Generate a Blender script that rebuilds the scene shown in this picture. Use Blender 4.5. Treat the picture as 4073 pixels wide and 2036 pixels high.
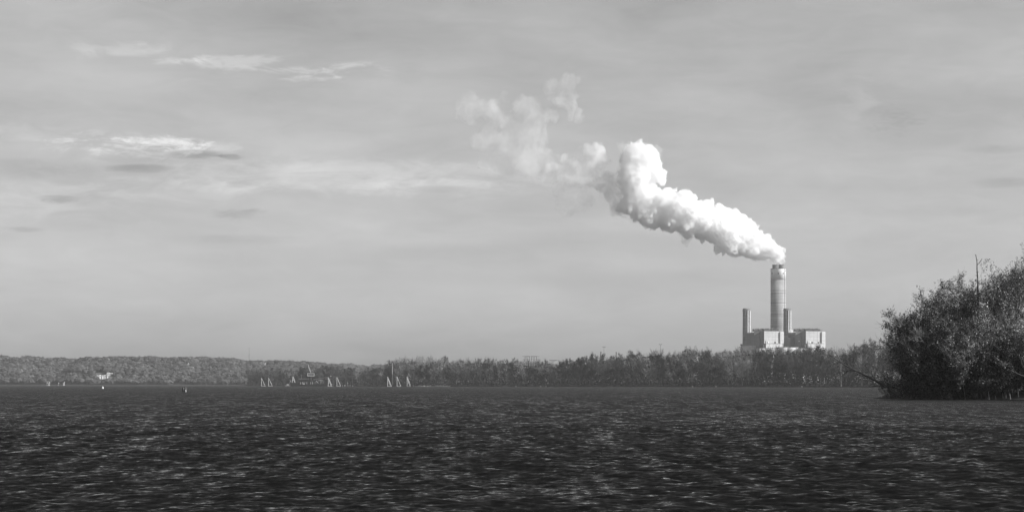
import bpy, math, random
import numpy as np
from mathutils import Vector, noise as mnoise

for o in list(bpy.data.objects):
    bpy.data.objects.remove(o)
scene = bpy.context.scene
COL = scene.collection
R = math.radians
random.seed(7)

# ------------------------------------------------------------------ camera
F_PX, CX, HY, CAM_H = 9051.0, 2036.5, 1527.0, 2.0      # focal length in photo pixels, centre column, horizon row, eye height
cd = bpy.data.cameras.new('camera')
cd.sensor_width = 36.0
cd.lens = 36.0 * F_PX / 4073.0
cd.shift_y = (HY - 1018.0) / 4073.0
cd.clip_start, cd.clip_end = 0.5, 30000
cam = bpy.data.objects.new('camera', cd)
cam.location = (0, 0, CAM_H)
cam.rotation_euler = (R(90), 0, 0)
COL.objects.link(cam)
scene.camera = cam

# ------------------------------------------------------------------ sky, sun, exposure
SUN_AZ, SUN_EL = R(104), R(29)
SKY_STRENGTH, SUN_STRENGTH, EXPOSURE = 0.098, 5.0, 0.3
world = bpy.data.worlds.new('World')
scene.world = world
world.use_nodes = True
wn, wl = world.node_tree.nodes, world.node_tree.links
wn.clear()

def W(kind, **kw):
    n = wn.new(kind)
    for k, v in kw.items():
        setattr(n, k, v)
    return n

def wmath(op, a, b=None, c=None, clamp=False):
    n = W('ShaderNodeMath', operation=op, use_clamp=clamp)
    for i, s in enumerate((a, b, c)):
        if s is None:
            continue
        if isinstance(s, (int, float)):
            n.inputs[i].default_value = s
        else:
            wl.new(s, n.inputs[i])
    return n.outputs[0]

sky = W('ShaderNodeTexSky', sky_type='NISHITA', sun_disc=False)
sky.sun_elevation, sky.sun_rotation = SUN_EL, SUN_AZ
sky.air_density, sky.dust_density, sky.ozone_density, sky.altitude = 1.0, 1.6, 1.0, 130
bw = W('ShaderNodeRGBToBW')
wl.new(sky.outputs[0], bw.inputs[0])
tc = W('ShaderNodeTexCoord')
sep = W('ShaderNodeSeparateXYZ')
wl.new(tc.outputs['Generated'], sep.inputs[0])
az = wmath('ARCTAN2', sep.outputs[0], sep.outputs[1])
el = wmath('ARCSINE', sep.outputs[2])
ae = W('ShaderNodeCombineXYZ')
wl.new(az, ae.inputs[0]); wl.new(el, ae.inputs[1])

def wnoise(sx, sy, detail, rough, dist=0.0, off=0.0):
    m = W('ShaderNodeMapping')
    m.inputs['Scale'].default_value = (sx, sy, 1)
    m.inputs['Location'].default_value = (off, off * 0.7, off * 0.3)
    wl.new(ae.outputs[0], m.inputs[0])
    n = W('ShaderNodeTexNoise')
    n.inputs['Scale'].default_value = 1
    n.inputs['Detail'].default_value = detail
    n.inputs['Roughness'].default_value = rough
    n.inputs['Distortion'].default_value = dist
    wl.new(m.outputs[0], n.inputs[0])
    return n.outputs['Fac']

def wstep(x, lo, hi):
    n = W('ShaderNodeMapRange', interpolation_type='SMOOTHSTEP')
    n.inputs['From Min'].default_value, n.inputs['From Max'].default_value = lo, hi
    wl.new(x, n.inputs[0])
    return n.outputs[0]

# thin high cloud all over the sky, as long soft banks
broad = wnoise(9, 38, 4, 0.5, 0.3, 3.1)
fine = wnoise(34, 120, 6, 0.62, 0.9, 1.7)
rag = wnoise(130, 420, 7, 0.66, 1.2, 5.2)
veil = wmath('MULTIPLY_ADD', broad, 0.70, 0.66)
veil = wmath('MULTIPLY_ADD', wmath('SUBTRACT', fine, 0.5), 0.30, veil)

def cloud(px, py, rx, ry, amount, edge=0.5, under=1.0):
    """one cloud bank at a compass direction; ragged by noise, sharper on its upper edge when under > 1"""
    a0, e0 = math.atan((px - CX) / F_PX), math.atan((HY - py) / F_PX)
    dx = wmath('MULTIPLY', wmath('SUBTRACT', az, a0), F_PX / rx)
    dy0 = wmath('MULTIPLY', wmath('SUBTRACT', el, e0), F_PX / ry)
    dy = wmath('ADD', wmath('MULTIPLY', wmath('MAXIMUM', dy0, 0.0), under), wmath('MULTIPLY', wmath('MINIMUM', dy0, 0.0), 1.0))
    d = wmath('ADD', wmath('MULTIPLY', dx, dx), wmath('MULTIPLY', dy, dy))
    body = wmath('SUBTRACT', 0.62, wmath('MULTIPLY', d, 0.55))
    body = wmath('ADD', body, wmath('MULTIPLY', wmath('SUBTRACT', fine, 0.5), 4.2 * edge))
    body = wmath('ADD', body, wmath('MULTIPLY', wmath('SUBTRACT', rag, 0.5), 2.0 * edge))
    win = wmath('SUBTRACT', 1.0, wstep(d, 0.3, 2.6))
    return wmath('MULTIPLY', wmath('MULTIPLY', wstep(body, 0.0, 0.9), win), amount * (1.55 if amount > 0 else 2.5))

CLOUDS = [
    (470, 222, 240, 40, 0.12, 0.7, 1.0), (700, 255, 120, 22, 0.15, 0.9, 1.5), (905, 250, 210, 44, 0.20, 0.9, 1.8), (560, 190, 40, 12, 0.12, 0.8, 1.0),
    (1180, 285, 120, 22, 0.20, 0.9, 1.4), (1400, 278, 160, 42, 0.22, 0.9, 1.6), (1270, 318, 140, 20, 0.22, 0.9, 1.5),
    (540, 582, 330, 62, 0.34, 0.7, 2.2), (650, 572, 200, 46, 0.18, 0.9, 1.6), (880, 590, 90, 36, 0.14, 0.8, 1.2), (420, 560, 200, 40, 0.10, 0.8, 1.4),
    (770, 618, 130, 24, -0.17, 0.9, 1.8), (570, 678, 130, 28, -0.15, 0.7, 1.8), (925, 628, 60, 16, -0.14, 0.9, 1.6),
    (1350, 690, 950, 90, 0.19, 0.4, 1.4), (1750, 740, 420, 60, 0.09, 0.4, 1.4), (230, 790, 340, 120, 0.10, 0.4, 2.2), (700, 760, 420, 70, 0.07, 0.5, 1.4), (100, 540, 260, 50, 0.07, 0.5, 1.6),
    (255, 800, 120, 30, -0.19, 0.5, 2.4), (940, 850, 120, 38, -0.13, 0.6, 1.8), (60, 690, 360, 44, -0.07, 0.5, 1.0), (100, 925, 80, 16, -0.09, 0.7, 1.4),
    (1740, 752, 110, 26, -0.10, 0.8, 1.6), (950, 955, 320, 26, -0.06, 0.5, 1.2), (1620, 285, 70, 60, -0.03, 0.9, 1.0), (1700, 1000, 380, 40, -0.04, 0.5, 1.0),
    (3420, 420, 80, 100, 0.07, 0.9, 1.0), (3560, 500, 140, 80, -0.07, 0.8, 1.2), (3960, 612, 160, 22, -0.08, 0.5, 1.0), (3380, 400, 40, 90, -0.025, 0.9, 1.0),
    (3980, 745, 130, 24, -0.07, 0.5, 1.0), (3700, 850, 360, 30, -0.05, 0.5, 1.0), (2500, 960, 700, 60, -0.04, 0.4, 1.0), (2300, 1110, 1400, 40, -0.03, 0.3, 1.0),
]
tot = veil
for c in CLOUDS:
    tot = wmath('ADD', tot, cloud(*c))
lum = wmath('MULTIPLY', bw.outputs[0], tot)
bg = W('ShaderNodeBackground')
bg.inputs['Strength'].default_value = SKY_STRENGTH
wl.new(lum, bg.inputs['Color'])
wo = W('ShaderNodeOutputWorld')
wl.new(bg.outputs[0], wo.inputs['Surface'])

sd = bpy.data.lights.new('sun', 'SUN')
sd.energy, sd.angle, sd.color = SUN_STRENGTH, R(0.5), (1, 1, 1)
sun = bpy.data.objects.new('sun', sd)
to_sun = Vector((math.sin(SUN_AZ) * math.cos(SUN_EL), math.cos(SUN_AZ) * math.cos(SUN_EL), math.sin(SUN_EL)))
sun.rotation_euler = to_sun.to_track_quat('Z', 'Y').to_euler()
sun.location = (200, -60, 300)
COL.objects.link(sun)

vs = scene.view_settings
vs.view_transform, vs.look, vs.gamma, vs.use_curve_mapping = 'Standard', 'None', 1.0, False
vs.exposure = EXPOSURE
scene.render.engine = 'CYCLES'
cy = scene.cycles
cy.max_bounces, cy.diffuse_bounces, cy.glossy_bounces, cy.transmission_bounces = 36, 3, 3, 4
cy.volume_bounces, cy.transparent_max_bounces = 32, 48
cy.use_denoising = True
cy.volume_step_rate, cy.volume_max_steps = 0.4, 512
scene.render.filter_size = 1.0

# ------------------------------------------------------------------ helpers
def at(px, D, py=None, z=None):
    """photo column + distance (taken from the shore or thing it touches) -> point; height from a photo row or given"""
    x = (px - CX) / F_PX * D
    if z is None:
        z = CAM_H + (HY - py) / F_PX * D
    return np.array((x, D, z))

def mesh_np(name, V, F, mat=None, smooth=False, tone=None):
    """V (n,3); F list of arrays of equal-length faces"""
    if not isinstance(F, (list, tuple)):
        F = [F]
    F = [np.asarray(f, dtype=np.int32) for f in F if len(f)]
    me = bpy.data.meshes.new(name)
    V = np.asarray(V, dtype=np.float32)
    me.vertices.add(len(V)); me.vertices.foreach_set('co', V.ravel())
    nl = sum(f.size for f in F); nf = sum(len(f) for f in F)
    me.loops.add(nl); me.polygons.add(nf)
    me.loops.foreach_set('vertex_index', np.concatenate([f.ravel() for f in F]))
    sizes = np.concatenate([np.full(len(f), f.shape[1], np.int32) for f in F])
    me.polygons.foreach_set('loop_start', np.concatenate(([0], np.cumsum(sizes)[:-1])).astype(np.int32))
    me.polygons.foreach_set('use_smooth', np.full(nf, bool(smooth)))
    if tone is not None:
        a = me.attributes.new('tone', 'FLOAT', 'POINT')
        a.data.foreach_set('value', np.asarray(tone, np.float32))
    me.update(calc_edges=True)
    if mat:
        me.materials.append(mat)
    return me

def link(name, data, parent=None, loc=None, rz=0.0):
    o = bpy.data.objects.new(name, data)
    COL.objects.link(o)
    if parent is not None:
        o.parent = parent
    if loc is not None:
        o.location = [float(v) for v in loc]
    if rz:
        o.rotation_euler = (0, 0, rz)
    return o

def tag(o, label=None, cat=None, group=None, kind=None):
    if label: o['label'] = label
    if cat: o['category'] = cat
    if group: o['group'] = group
    if kind: o['kind'] = kind
    return o

def thing(name, label, cat, loc=(0, 0, 0), rz=0.0, group=None):
    return tag(link(name, None, None, loc, rz), label, cat, group)

class MB:
    """collects simple solids into one mesh"""
    def __init__(self): self.v, self.q, self.t = [], [], []
    def box(self, x0, x1, y0, y1, z0, z1):
        n = len(self.v)
        self.v += [(x, y, z) for z in (z0, z1) for x, y in ((x0, y0), (x1, y0), (x1, y1), (x0, y1))]
        self.q += [tuple(n + i for i in f) for f in ((3, 2, 1, 0), (4, 5, 6, 7), (0, 1, 5, 4), (1, 2, 6, 5), (2, 3, 7, 6), (3, 0, 4, 7))]
        return self
    def hexa(self, pts):
        """8 points: bottom ring then top ring, counter-clockwise"""
        n = len(self.v)
        self.v += [tuple(p) for p in pts]
        self.q += [tuple(n + i for i in f) for f in ((3, 2, 1, 0), (4, 5, 6, 7), (0, 1, 5, 4), (1, 2, 6, 5), (2, 3, 7, 6), (3, 0, 4, 7))]
        return self
    def bar(self, a, b, r, r2=None, k=6):
        a, b = Vector(a), Vector(b)
        d = (b - a).normalized()
        u = d.orthogonal().normalized(); w = d.cross(u)
        r2 = r if r2 is None else r2
        n = len(self.v)
        for p, rr in ((a, r), (b, r2)):
            for i in range(k):
                t = 2 * math.pi * i / k
                self.v.append(tuple(p + u * math.cos(t) * rr + w * math.sin(t) * rr))
        for i in range(k):
            j = (i + 1) % k
            self.q.append((n + i, n + j, n + k + j, n + k + i))
        for i in range(1, k - 1):
            self.t += [(n, n + i + 1, n + i), (n + k, n + k + i, n + k + i + 1)]
        return self
    def lathe(self, prof, k=48, x=0, y=0, cap=True):
        n = len(self.v)
        for r, z in prof:
            for i in range(k):
                t = 2 * math.pi * i / k
                self.v.append((x + r * math.cos(t), y + r * math.sin(t), z))
        for s in range(len(prof) - 1):
            for i in range(k):
                j = (i + 1) % k
                self.q.append((n + s * k + i, n + s * k + j, n + (s + 1) * k + j, n + (s + 1) * k + i))
        if cap:
            for s, flip in ((0, True), (len(prof) - 1, False)):
                c = len(self.v); self.v.append((x, y, prof[s][1]))
                for i in range(k):
                    j = (i + 1) % k
                    a, b = n + s * k + i, n + s * k + j
                    self.t.append((c, b, a) if flip else (c, a, b))
        return self
    def mesh(self, name, mat, smooth=False):
        F = []
        if self.q: F.append(np.array(self.q))
        if self.t: F.append(np.array(self.t))
        return mesh_np(name, np.array(self.v, float), F, mat, smooth)
    def build(self, name, mat, parent=None, smooth=False, loc=None, rz=0.0):
        return link(name, self.mesh(name, mat, smooth), parent, loc, rz)

# ------------------------------------------------------------------ materials (all neutral: the place is seen in black and white)
def new_mat(name):
    m = bpy.data.materials.new(name)
    m.use_nodes = True
    nt = m.node_tree
    return m, nt, nt.nodes['Principled BSDF']

def nmath(nt, op, a, b=None, clamp=False):
    n = nt.nodes.new('ShaderNodeMath'); n.operation = op; n.use_clamp = clamp
    for i, s in enumerate((a, b)):
        if s is None: continue
        if isinstance(s, (int, float)): n.inputs[i].default_value = s
        else: nt.links.new(s, n.inputs[i])
    return n.outputs[0]

def nnoise(nt, scale, detail=4, rough=0.55, vec=None, stretch=None, coord='Object', dist=0.0):
    n = nt.nodes.new('ShaderNodeTexNoise')
    n.inputs['Scale'].default_value = scale
    n.inputs['Detail'].default_value = detail
    n.inputs['Roughness'].default_value = rough
    n.inputs['Distortion'].default_value = dist
    if vec is None:
        vec = nt.nodes.new('ShaderNodeTexCoord').outputs[coord]
    if stretch:
        mp = nt.nodes.new('ShaderNodeMapping')
        mp.inputs['Scale'].default_value = stretch
        nt.links.new(vec, mp.inputs[0]); vec = mp.outputs[0]
    nt.links.new(vec, n.inputs[0])
    return n.outputs['Fac']

def nramp(nt, x, lo, hi, a, b):
    n = nt.nodes.new('ShaderNodeMapRange'); n.interpolation_type = 'SMOOTHSTEP'
    for k, v in zip(('From Min', 'From Max', 'To Min', 'To Max'), (lo, hi, a, b)):
        n.inputs[k].default_value = v
    nt.links.new(x, n.inputs[0])
    return n.outputs[0]

def grey(nt, x, bsdf):
    c = nt.nodes.new('ShaderNodeCombineColor')
    for i in range(3): nt.links.new(x, c.inputs[i])
    nt.links.new(c.outputs[0], bsdf.inputs['Base Color'])

def plain(name, v, rough=0.7, var=0.2, scale=0.5, metallic=0.0, stretch=None, spec=0.5):
    m, nt, b = new_mat(name)
    n = nnoise(nt, scale, 5, 0.6, stretch=stretch)
    grey(nt, nramp(nt, n, 0.25, 0.75, v * (1 - var), v * (1 + var)), b)
    b.inputs['Roughness'].default_value = rough
    b.inputs['Metallic'].default_value = metallic
    b.inputs['Specular IOR Level'].default_value = spec
    return m

def concrete(name, v, bands=True):
    m, nt, b = new_mat(name)
    ring = nnoise(nt, 1.0, 5, 0.65, stretch=(0.006, 0.006, 0.42))
    drip = nnoise(nt, 1.0, 4, 0.6, stretch=(0.35, 0.35, 0.025))
    blot = nnoise(nt, 0.12, 5, 0.6)
    s = nramp(nt, ring, 0.35, 0.7, 0.72, 1.12)
    s = nmath(nt, 'MULTIPLY', s, nramp(nt, drip, 0.3, 0.7, 0.86, 1.08))
    s = nmath(nt, 'MULTIPLY', s, nramp(nt, blot, 0.3, 0.7, 0.9, 1.08))
    grey(nt, nmath(nt, 'MULTIPLY', s, v), b)
    b.inputs['Roughness'].default_value = 0.9
    b.inputs['Specular IOR Level'].default_value = 0.2
    return m

def cladding(name, v):
    """profiled sheet walls: faint courses, rain streaks below the roof edge"""
    m, nt, b = new_mat(name)
    c1 = nnoise(nt, 1.0, 3, 0.5, stretch=(0.02, 0.02, 0.5))
    c2 = nnoise(nt, 1.0, 5, 0.65, stretch=(0.3, 0.3, 0.04))
    c3 = nnoise(nt, 0.25, 6, 0.65)
    s = nramp(nt, c1, 0.35, 0.65, 0.93, 1.05)
    s = nmath(nt, 'MULTIPLY', s, nramp(nt, c2, 0.3, 0.75, 1.06, 0.82))
    s = nmath(nt, 'MULTIPLY', s, nramp(nt, c3, 0.3, 0.7, 0.94, 1.05))
    grey(nt, nmath(nt, 'MULTIPLY', s, v), b)
    b.inputs['Roughness'].default_value = 0.75
    b.inputs['Specular IOR Level'].default_value = 0.5
    return m

def leafmat(name, lo, hi, rough=0.45, trans=0.25, spec=0.4, pw=1.6):
    m, nt, b = new_mat(name)
    g = nt.nodes.new('ShaderNodeNewGeometry')
    oi = nt.nodes.new('ShaderNodeObjectInfo')
    r = nmath(nt, 'POWER', g.outputs['Random Per Island'], pw)
    v = nramp(nt, r, 0, 1, lo, hi)
    v = nmath(nt, 'MULTIPLY', v, nramp(nt, oi.outputs['Random'], 0, 1, 0.7, 1.35))
    grey(nt, v, b)
    b.inputs['Roughness'].default_value = rough
    b.inputs['Specular IOR Level'].default_value = spec
    tr = nt.nodes.new('ShaderNodeBsdfTranslucent')
    cc = nt.nodes.new('ShaderNodeCombineColor')
    for i in range(3): nt.links.new(v, cc.inputs[i])
    nt.links.new(cc.outputs[0], tr.inputs[0])
    mx = nt.nodes.new('ShaderNodeMixShader'); mx.inputs[0].default_value = trans
    nt.links.new(b.outputs[0], mx.inputs[1]); nt.links.new(tr.outputs[0], mx.inputs[2])
    nt.links.new(mx.outputs[0], nt.nodes['Material Output'].inputs['Surface'])
    return m

def tonemat(name, k):
    """far woodland: each crown keeps the tone of its kind"""
    m, nt, b = new_mat(name)
    a = nt.nodes.new('ShaderNodeAttribute'); a.attribute_name = 'tone'
    g = nt.nodes.new('ShaderNodeNewGeometry')
    v = nmath(nt, 'MULTIPLY', a.outputs['Fac'], nramp(nt, g.outputs['Random Per Island'], 0, 1, 0.85 * k, 1.15 * k))
    grey(nt, v, b)
    b.inputs['Roughness'].default_value = 0.8
    b.inputs['Specular IOR Level'].default_value = 0.15
    return m

M = dict(
    concrete=concrete('weathered_concrete', 0.37), stack=concrete('stack_concrete', 0.2),
    white=plain('white_paint', 0.78, 0.6, 0.08, 0.3), clad=cladding('wall_cladding', 0.58), clad_shade_dark=cladding('wall_cladding_shade_dark', 0.15),  # darker cladding copy: flank shade put into its colour; duct house dark itself
    dark=plain('dark_metal', 0.035, 0.55, 0.4, 0.6), mid=plain('grey_metal', 0.2, 0.5, 0.25, 0.6), flue=plain('flue_steel', 0.22, 0.5, 0.4, 0.25, stretch=(0.3, 0.3, 1.5)),
    pale=plain('pale_steel', 0.62, 0.5, 0.1, 0.8), hull=plain('dark_hull_paint', 0.015, 0.6, 0.5, 0.3, stretch=(0.3, 1, 2)),
    rock=plain('pale_rock', 0.42, 0.9, 0.25, 1.2), soil=plain('damp_soil', 0.03, 0.95, 0.5, 0.15),
    hill_ground=plain('hill_ground', 0.09, 0.95, 0.2, 0.05), bark_near=plain('near_bark', 0.09, 0.85, 0.35, 3.0, stretch=(2, 2, 0.4)), twig_near=plain('near_twig', 0.2, 0.8, 0.35, 2.0), dull=plain('dull_steel', 0.09, 0.6, 0.3, 0.5),
    bark=plain('dark_bark', 0.035, 0.9, 0.35, 3.0, stretch=(2, 2, 0.4)), bark_mid=plain('grey_bark', 0.07, 0.9, 0.35, 1.0, stretch=(2, 2, 0.4)),
    bark_pale=plain('pale_bark', 0.25, 0.85, 0.35, 0.8, stretch=(1, 1, 0.4)),
    leaf_near=leafmat('near_leaf', 0.016, 0.55, 0.4, 0.10, 0.3, 2.5), leaf_dark=leafmat('dark_far_leaf', 0.014, 0.05, 0.6, 0.1, 0.15), leaf_mid=leafmat('mid_far_leaf', 0.035, 0.11, 0.6, 0.15, 0.2),
    leaf_pale=leafmat('pale_far_leaf', 0.06, 0.14, 0.6, 0.15, 0.2), hill_leaf=tonemat('hill_leaf', 0.9), scrub=leafmat('scrub_leaf', 0.012, 0.07, 0.6, 0.05, 0.1),
    house=plain('white_house_wall', 0.8, 0.7, 0.06, 0.5), roof=plain('house_roof', 0.12, 0.8, 0.3, 0.5), glass=plain('window_glass', 0.03, 0.15, 0.1, 0.5),
)

# ------------------------------------------------------------------ water: one sheet of wind waves, finer near the eye
def build_water():
    rng = np.random.default_rng(11)
    fine_a = np.linspace(R(-14.5), R(14.5), 470)
    ang = np.concatenate((R(1) * np.array((-88, -70, -50, -35, -24, -17)), fine_a, R(1) * np.array((17, 24, 35, 50, 70, 88))))
    rad = [4.0]
    while rad[-1] < 900:
        r = rad[-1]
        rad.append(r + (r * 0.05 if r < 26 else r * 0.0025 if r < 110 else r * 0.005))
    rad = np.array(rad + [960, 1100, 1300, 1600, 2000, 2600, 3400, 4600, 6000, 7600])
    A, Rr = np.meshgrid(ang, rad)
    X, Y = Rr * np.sin(A), Rr * np.cos(A)
    Z = np.zeros_like(X); DX = np.zeros_like(X); DY = np.zeros_like(X)
    lam = np.geomspace(0.15, 1.7, 84)
    main = R(262)                                         # seas running toward the eye and a little left
    for l in lam:
        th = main + rng.normal(0, 0.75)
        k = 2 * math.pi / l
        slope = 0.030 * (1.0 if l < 0.5 else (0.5 / l) ** 0.55)
        amp = slope / k * rng.uniform(0.7, 1.3)
        kx, ky = k * math.cos(th), k * math.sin(th)
        drow = np.maximum(np.where(Rr < 110, Rr * 0.0025, Rr * 0.005), Rr * R(29) / 470 * 0.6)
        fade = np.clip(l / (2.4 * drow) - 0.35, 0, 1) * np.clip((900 - Rr) / 300, 0, 1) * np.clip((Rr - 14) / 12, 0, 1)
        ph = kx * X + ky * Y + rng.uniform(0, 6.283)
        Z += amp * fade * np.cos(ph)
        DX -= 0.6 * amp * fade * math.cos(th) * np.sin(ph)
        DY -= 0.6 * amp * fade * math.sin(th) * np.sin(ph)
    # gusts: patches of rougher and calmer water
    gust = 0.75 + 0.5 * (np.sin(X * 0.13 + Y * 0.047 + 1.0) * np.sin(Y * 0.083 - X * 0.03 + 0.4) * 0.5 + 0.5)
    Z *= gust
    dense = np.abs(A) < R(14.6)
    X = X + np.where(dense, DX, 0); Y = Y + np.where(dense, DY, 0); Z = np.where(dense, Z, 0)
    n, m = X.shape
    V = np.stack((X, Y, Z), -1).reshape(-1, 3)
    i = (np.arange(n - 1)[:, None] * m + np.arange(m - 1)[None, :])
    Fq = np.stack((i, i + 1, i + m + 1, i + m), -1).reshape(-1, 4)[:, ::-1]
    m_, nt, b = new_mat('river_water')
    b.inputs['Base Color'].default_value = (0.006, 0.006, 0.006, 1)
    b.inputs['Roughness'].default_value = 0.04
    b.inputs['IOR'].default_value = 1.33
    b.inputs['Specular IOR Level'].default_value = 0.25
    geo = nt.nodes.new('ShaderNodeNewGeometry')
    def slope_noise(stretch, amt, bias, det, rough=0.6):
        mp = nt.nodes.new('ShaderNodeMapping'); mp.inputs['Scale'].default_value = stretch
        nt.links.new(geo.outputs['Position'], mp.inputs[0])
        n = nt.nodes.new('ShaderNodeTexNoise'); n.inputs['Scale'].default_value = 1; n.inputs['Detail'].default_value = det
        n.inputs['Roughness'].default_value = rough
        nt.links.new(mp.outputs[0], n.inputs[0])
        sp = nt.nodes.new('ShaderNodeSeparateColor'); nt.links.new(n.outputs['Color'], sp.inputs[0])
        cb = nt.nodes.new('ShaderNodeCombineXYZ')
        nt.links.new(nmath(nt, 'MULTIPLY', nmath(nt, 'SUBTRACT', sp.outputs[0], 0.5), amt * 0.7), cb.inputs[0])
        nt.links.new(nmath(nt, 'MULTIPLY', nmath(nt, 'SUBTRACT', sp.outputs[1], 0.5 + bias), amt), cb.inputs[1])
        return cb.outputs[0]
    def vadd(a, b_):
        n = nt.nodes.new('ShaderNodeVectorMath'); n.operation = 'ADD'
        nt.links.new(a, n.inputs[0]); nt.links.new(b_, n.inputs[1]); return n.outputs[0]
    v = vadd(slope_noise((8.0, 16.0, 1), 0.70, 0.12, 2), slope_noise((3.4, 2.4, 1), 0.95, 0.09, 3))
    v = vadd(v, slope_noise((1.8, 0.42, 1), 0.62, 0.12, 3))
    v = vadd(v, slope_noise((0.7, 0.07, 1), 0.30, 0.16, 3))
    v = vadd(v, geo.outputs['Normal'])
    nm = nt.nodes.new('ShaderNodeVectorMath'); nm.operation = 'NORMALIZE'; nt.links.new(v, nm.inputs[0])
    nt.links.new(nm.outputs[0], b.inputs['Normal'])
    o = link('water', mesh_np('water', V, Fq, m_, smooth=True))
    tag(o, 'dark wind-rippled river water', None, kind='structure')
build_water()

# ------------------------------------------------------------------ land
SHORE = [(-4000, 3235), (975, 3235), (985, 2480), (1200, 2280), (1450, 2060), (1580, 1930), (1800, 1850), (2000, 1790), (2200, 1730), (2420, 1640),
         (2800, 1560), (3200, 1490), (3450, 1380), (3700, 1330), (9000, 1300)]
def shore_D(px):
    return float(np.interp(px, [p for p, _ in SHORE], [d for _, d in SHORE]))

def build_land():
    rng = np.random.default_rng(3)
    pxs = np.concatenate((np.linspace(-4000, 970, 60), [975, 985], np.linspace(990, 3800, 240), np.linspace(3900, 9000, 40)))
    rows = []
    for p in pxs:
        D = shore_D(p) + rng.uniform(-3, 3)
        rows.append([at(p, D - 2, z=-1.2), at(p, D, z=0.15), at(p, D + 3, z=0.9), at(p, D + 14, z=1.5), at(p, max(D + 60, 3300), z=1.8), at(p, 4700, z=1.8), at(p, 6900, z=2.0)])
    V = np.array(rows); n, m = V.shape[:2]
    i = (np.arange(n - 1)[:, None] * m + np.arange(m - 1)[None, :])
    F = np.stack((i, i + m, i + m + 1, i + 1), -1).reshape(-1, 4)
    tag(link('ground', mesh_np('ground', V.reshape(-1, 3), F, M['soil'])), 'flat wooded river bottom land behind the shore', kind='structure')
build_land()

def fbm1(x, seed):
    return mnoise.noise((x, seed * 7.3, 1.1)) + 0.5 * mnoise.noise((2.1 * x, seed * 3.1, 4.2)) + 0.25 * mnoise.noise((4.3 * x, seed * 5.7, 2.2))

HILLS = []
def build_hill(D0, depth, ridge, px0, px1, seed, crown_h, spacing, name_label):
    pxs = [p for p, _ in ridge]
    xs = np.arange((px0 - CX) / F_PX * D0, (px1 - CX) / F_PX * D0, 6.0)
    ys = np.arange(D0, D0 + depth * 3.2, 8.0)
    def hz(x, y):
        p = CX + x / (D0 + depth) * F_PX
        zr = CAM_H + (HY - float(np.interp(p, pxs, [q for _, q in ridge]))) / F_PX * (D0 + depth) - crown_h - 3.0
        sp = 0.34 * fbm1(x / 70.0, seed) + 0.10 * mnoise.noise((x / 22.0, y / 40.0, seed))
        t = (y - D0) / depth + sp * 0.9
        s = max(0.0, min(1.0, t * 0.95 + 0.05))
        s = s ** 0.85
        s = s * (1 - 0.15 * max(0, (y - D0 - depth) / depth))
        edge = max(0.0, min(1.0, (y - D0) / 34.0))
        return (zr * s + 1.2 + 2.2 * mnoise.noise((x / 30.0, y / 30.0, seed + 9))) * edge - 0.4 * (1 - edge)
    V = np.array([(x, y, hz(x, y)) for y in ys for x in xs])
    n, m = len(ys), len(xs)
    i = (np.arange(n - 1)[:, None] * m + np.arange(m - 1)[None, :])
    F = np.stack((i, i + 1, i + m + 1, i + m), -1).reshape(-1, 4)
    o = link('hills', mesh_np('hills', V, F, M['hill_ground'], True))
    tag(o, name_label, kind='structure')
    return hz, (xs[0], xs[-1], D0, depth, spacing, crown_h)

RIDGE = [(-700, 1420), (0, 1410), (60, 1416), (120, 1412), (170, 1419), (220, 1414), (300, 1418), (400, 1417), (490, 1413), (600, 1413), (700, 1417), (800, 1411), (880, 1417), (960, 1424), (990, 1430), (1050, 1427),
         (1150, 1430), (1210, 1431), (1280, 1436), (1330, 1446), (1420, 1462), (1500, 1475), (1700, 1490), (2400, 1500)]
FAR_RIDGE = [(900, 1450), (1300, 1447), (1380, 1440), (1420, 1447), (1500, 1444), (1560, 1448), (1700, 1446), (1900, 1442), (2100, 1440), (2300, 1445), (2600, 1450), (3000, 1455)]
hz1, hp1 = build_hill(3240, 150, RIDGE, -700, 1750, 2.0, 9.0, 6.0, 'steep wooded bluff along the far bank')
hz2, hp2 = build_hill(4150, 200, FAR_RIDGE, 850, 3000, 5.0, 10.0, 9.0, 'low hazy ridge behind the wooded shore')

# places of the houses on the bluff: column, row of the base, half width in photo pixels
HOUSES = [(416, 1499, 34, 'big'), (572, 1449, 30, 'mansion'), (529, 1448, 3, 's'), (733, 1448, 5, 's'), (748, 1456, 4, 's'), (781, 1449, 4, 's'), (637, 1441, 4, 's'), (600, 1461, 4, 's'),
          (768, 1478, 5, 's'), (795, 1482, 5, 's'), (936, 1481, 4, 's'), (954, 1484, 5, 's'), (247, 1452, 3, 's'), (1053, 1458, 6, 's'), (1087, 1461, 6, 's'), (1011, 1456, 4, 's')]
def on_hill(px, py):
    for D in np.arange(3245, 3430, 1.0):
        p = at(px, D, py=py)
        if hz1(p[0], D) >= p[2] - 2.0:
            return p, D
    D = 3390.0
    p = at(px, D, py=py)
    return p, D
HPOS = [(on_hill(h[0], h[1]), h) for h in HOUSES]

def leaf_quads(C, size, rng, up=0.0, aspect=0.7, out=None, mix=0.5):
    """one quad per centre, random facing"""
    n = len(C)
    a = rng.normal(size=(n, 3)); a[:, 2] += up
    if out is not None:
        a = a * mix + out / (np.linalg.norm(out, axis=1)[:, None] + 1e-9)
    a /= np.linalg.norm(a, axis=1)[:, None]
    b = np.cross(a, rng.normal(size=(n, 3))); b /= np.linalg.norm(b, axis=1)[:, None]
    c = np.cross(a, b)
    s = np.asarray(size).reshape(-1, 1) * 0.5
    b, c = b * s, c * s * aspect
    V = np.stack((C - b, C - c, C + b, C + c), 1).reshape(-1, 3)
    F = np.arange(4 * n).reshape(-1, 4)
    return V, F

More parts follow.
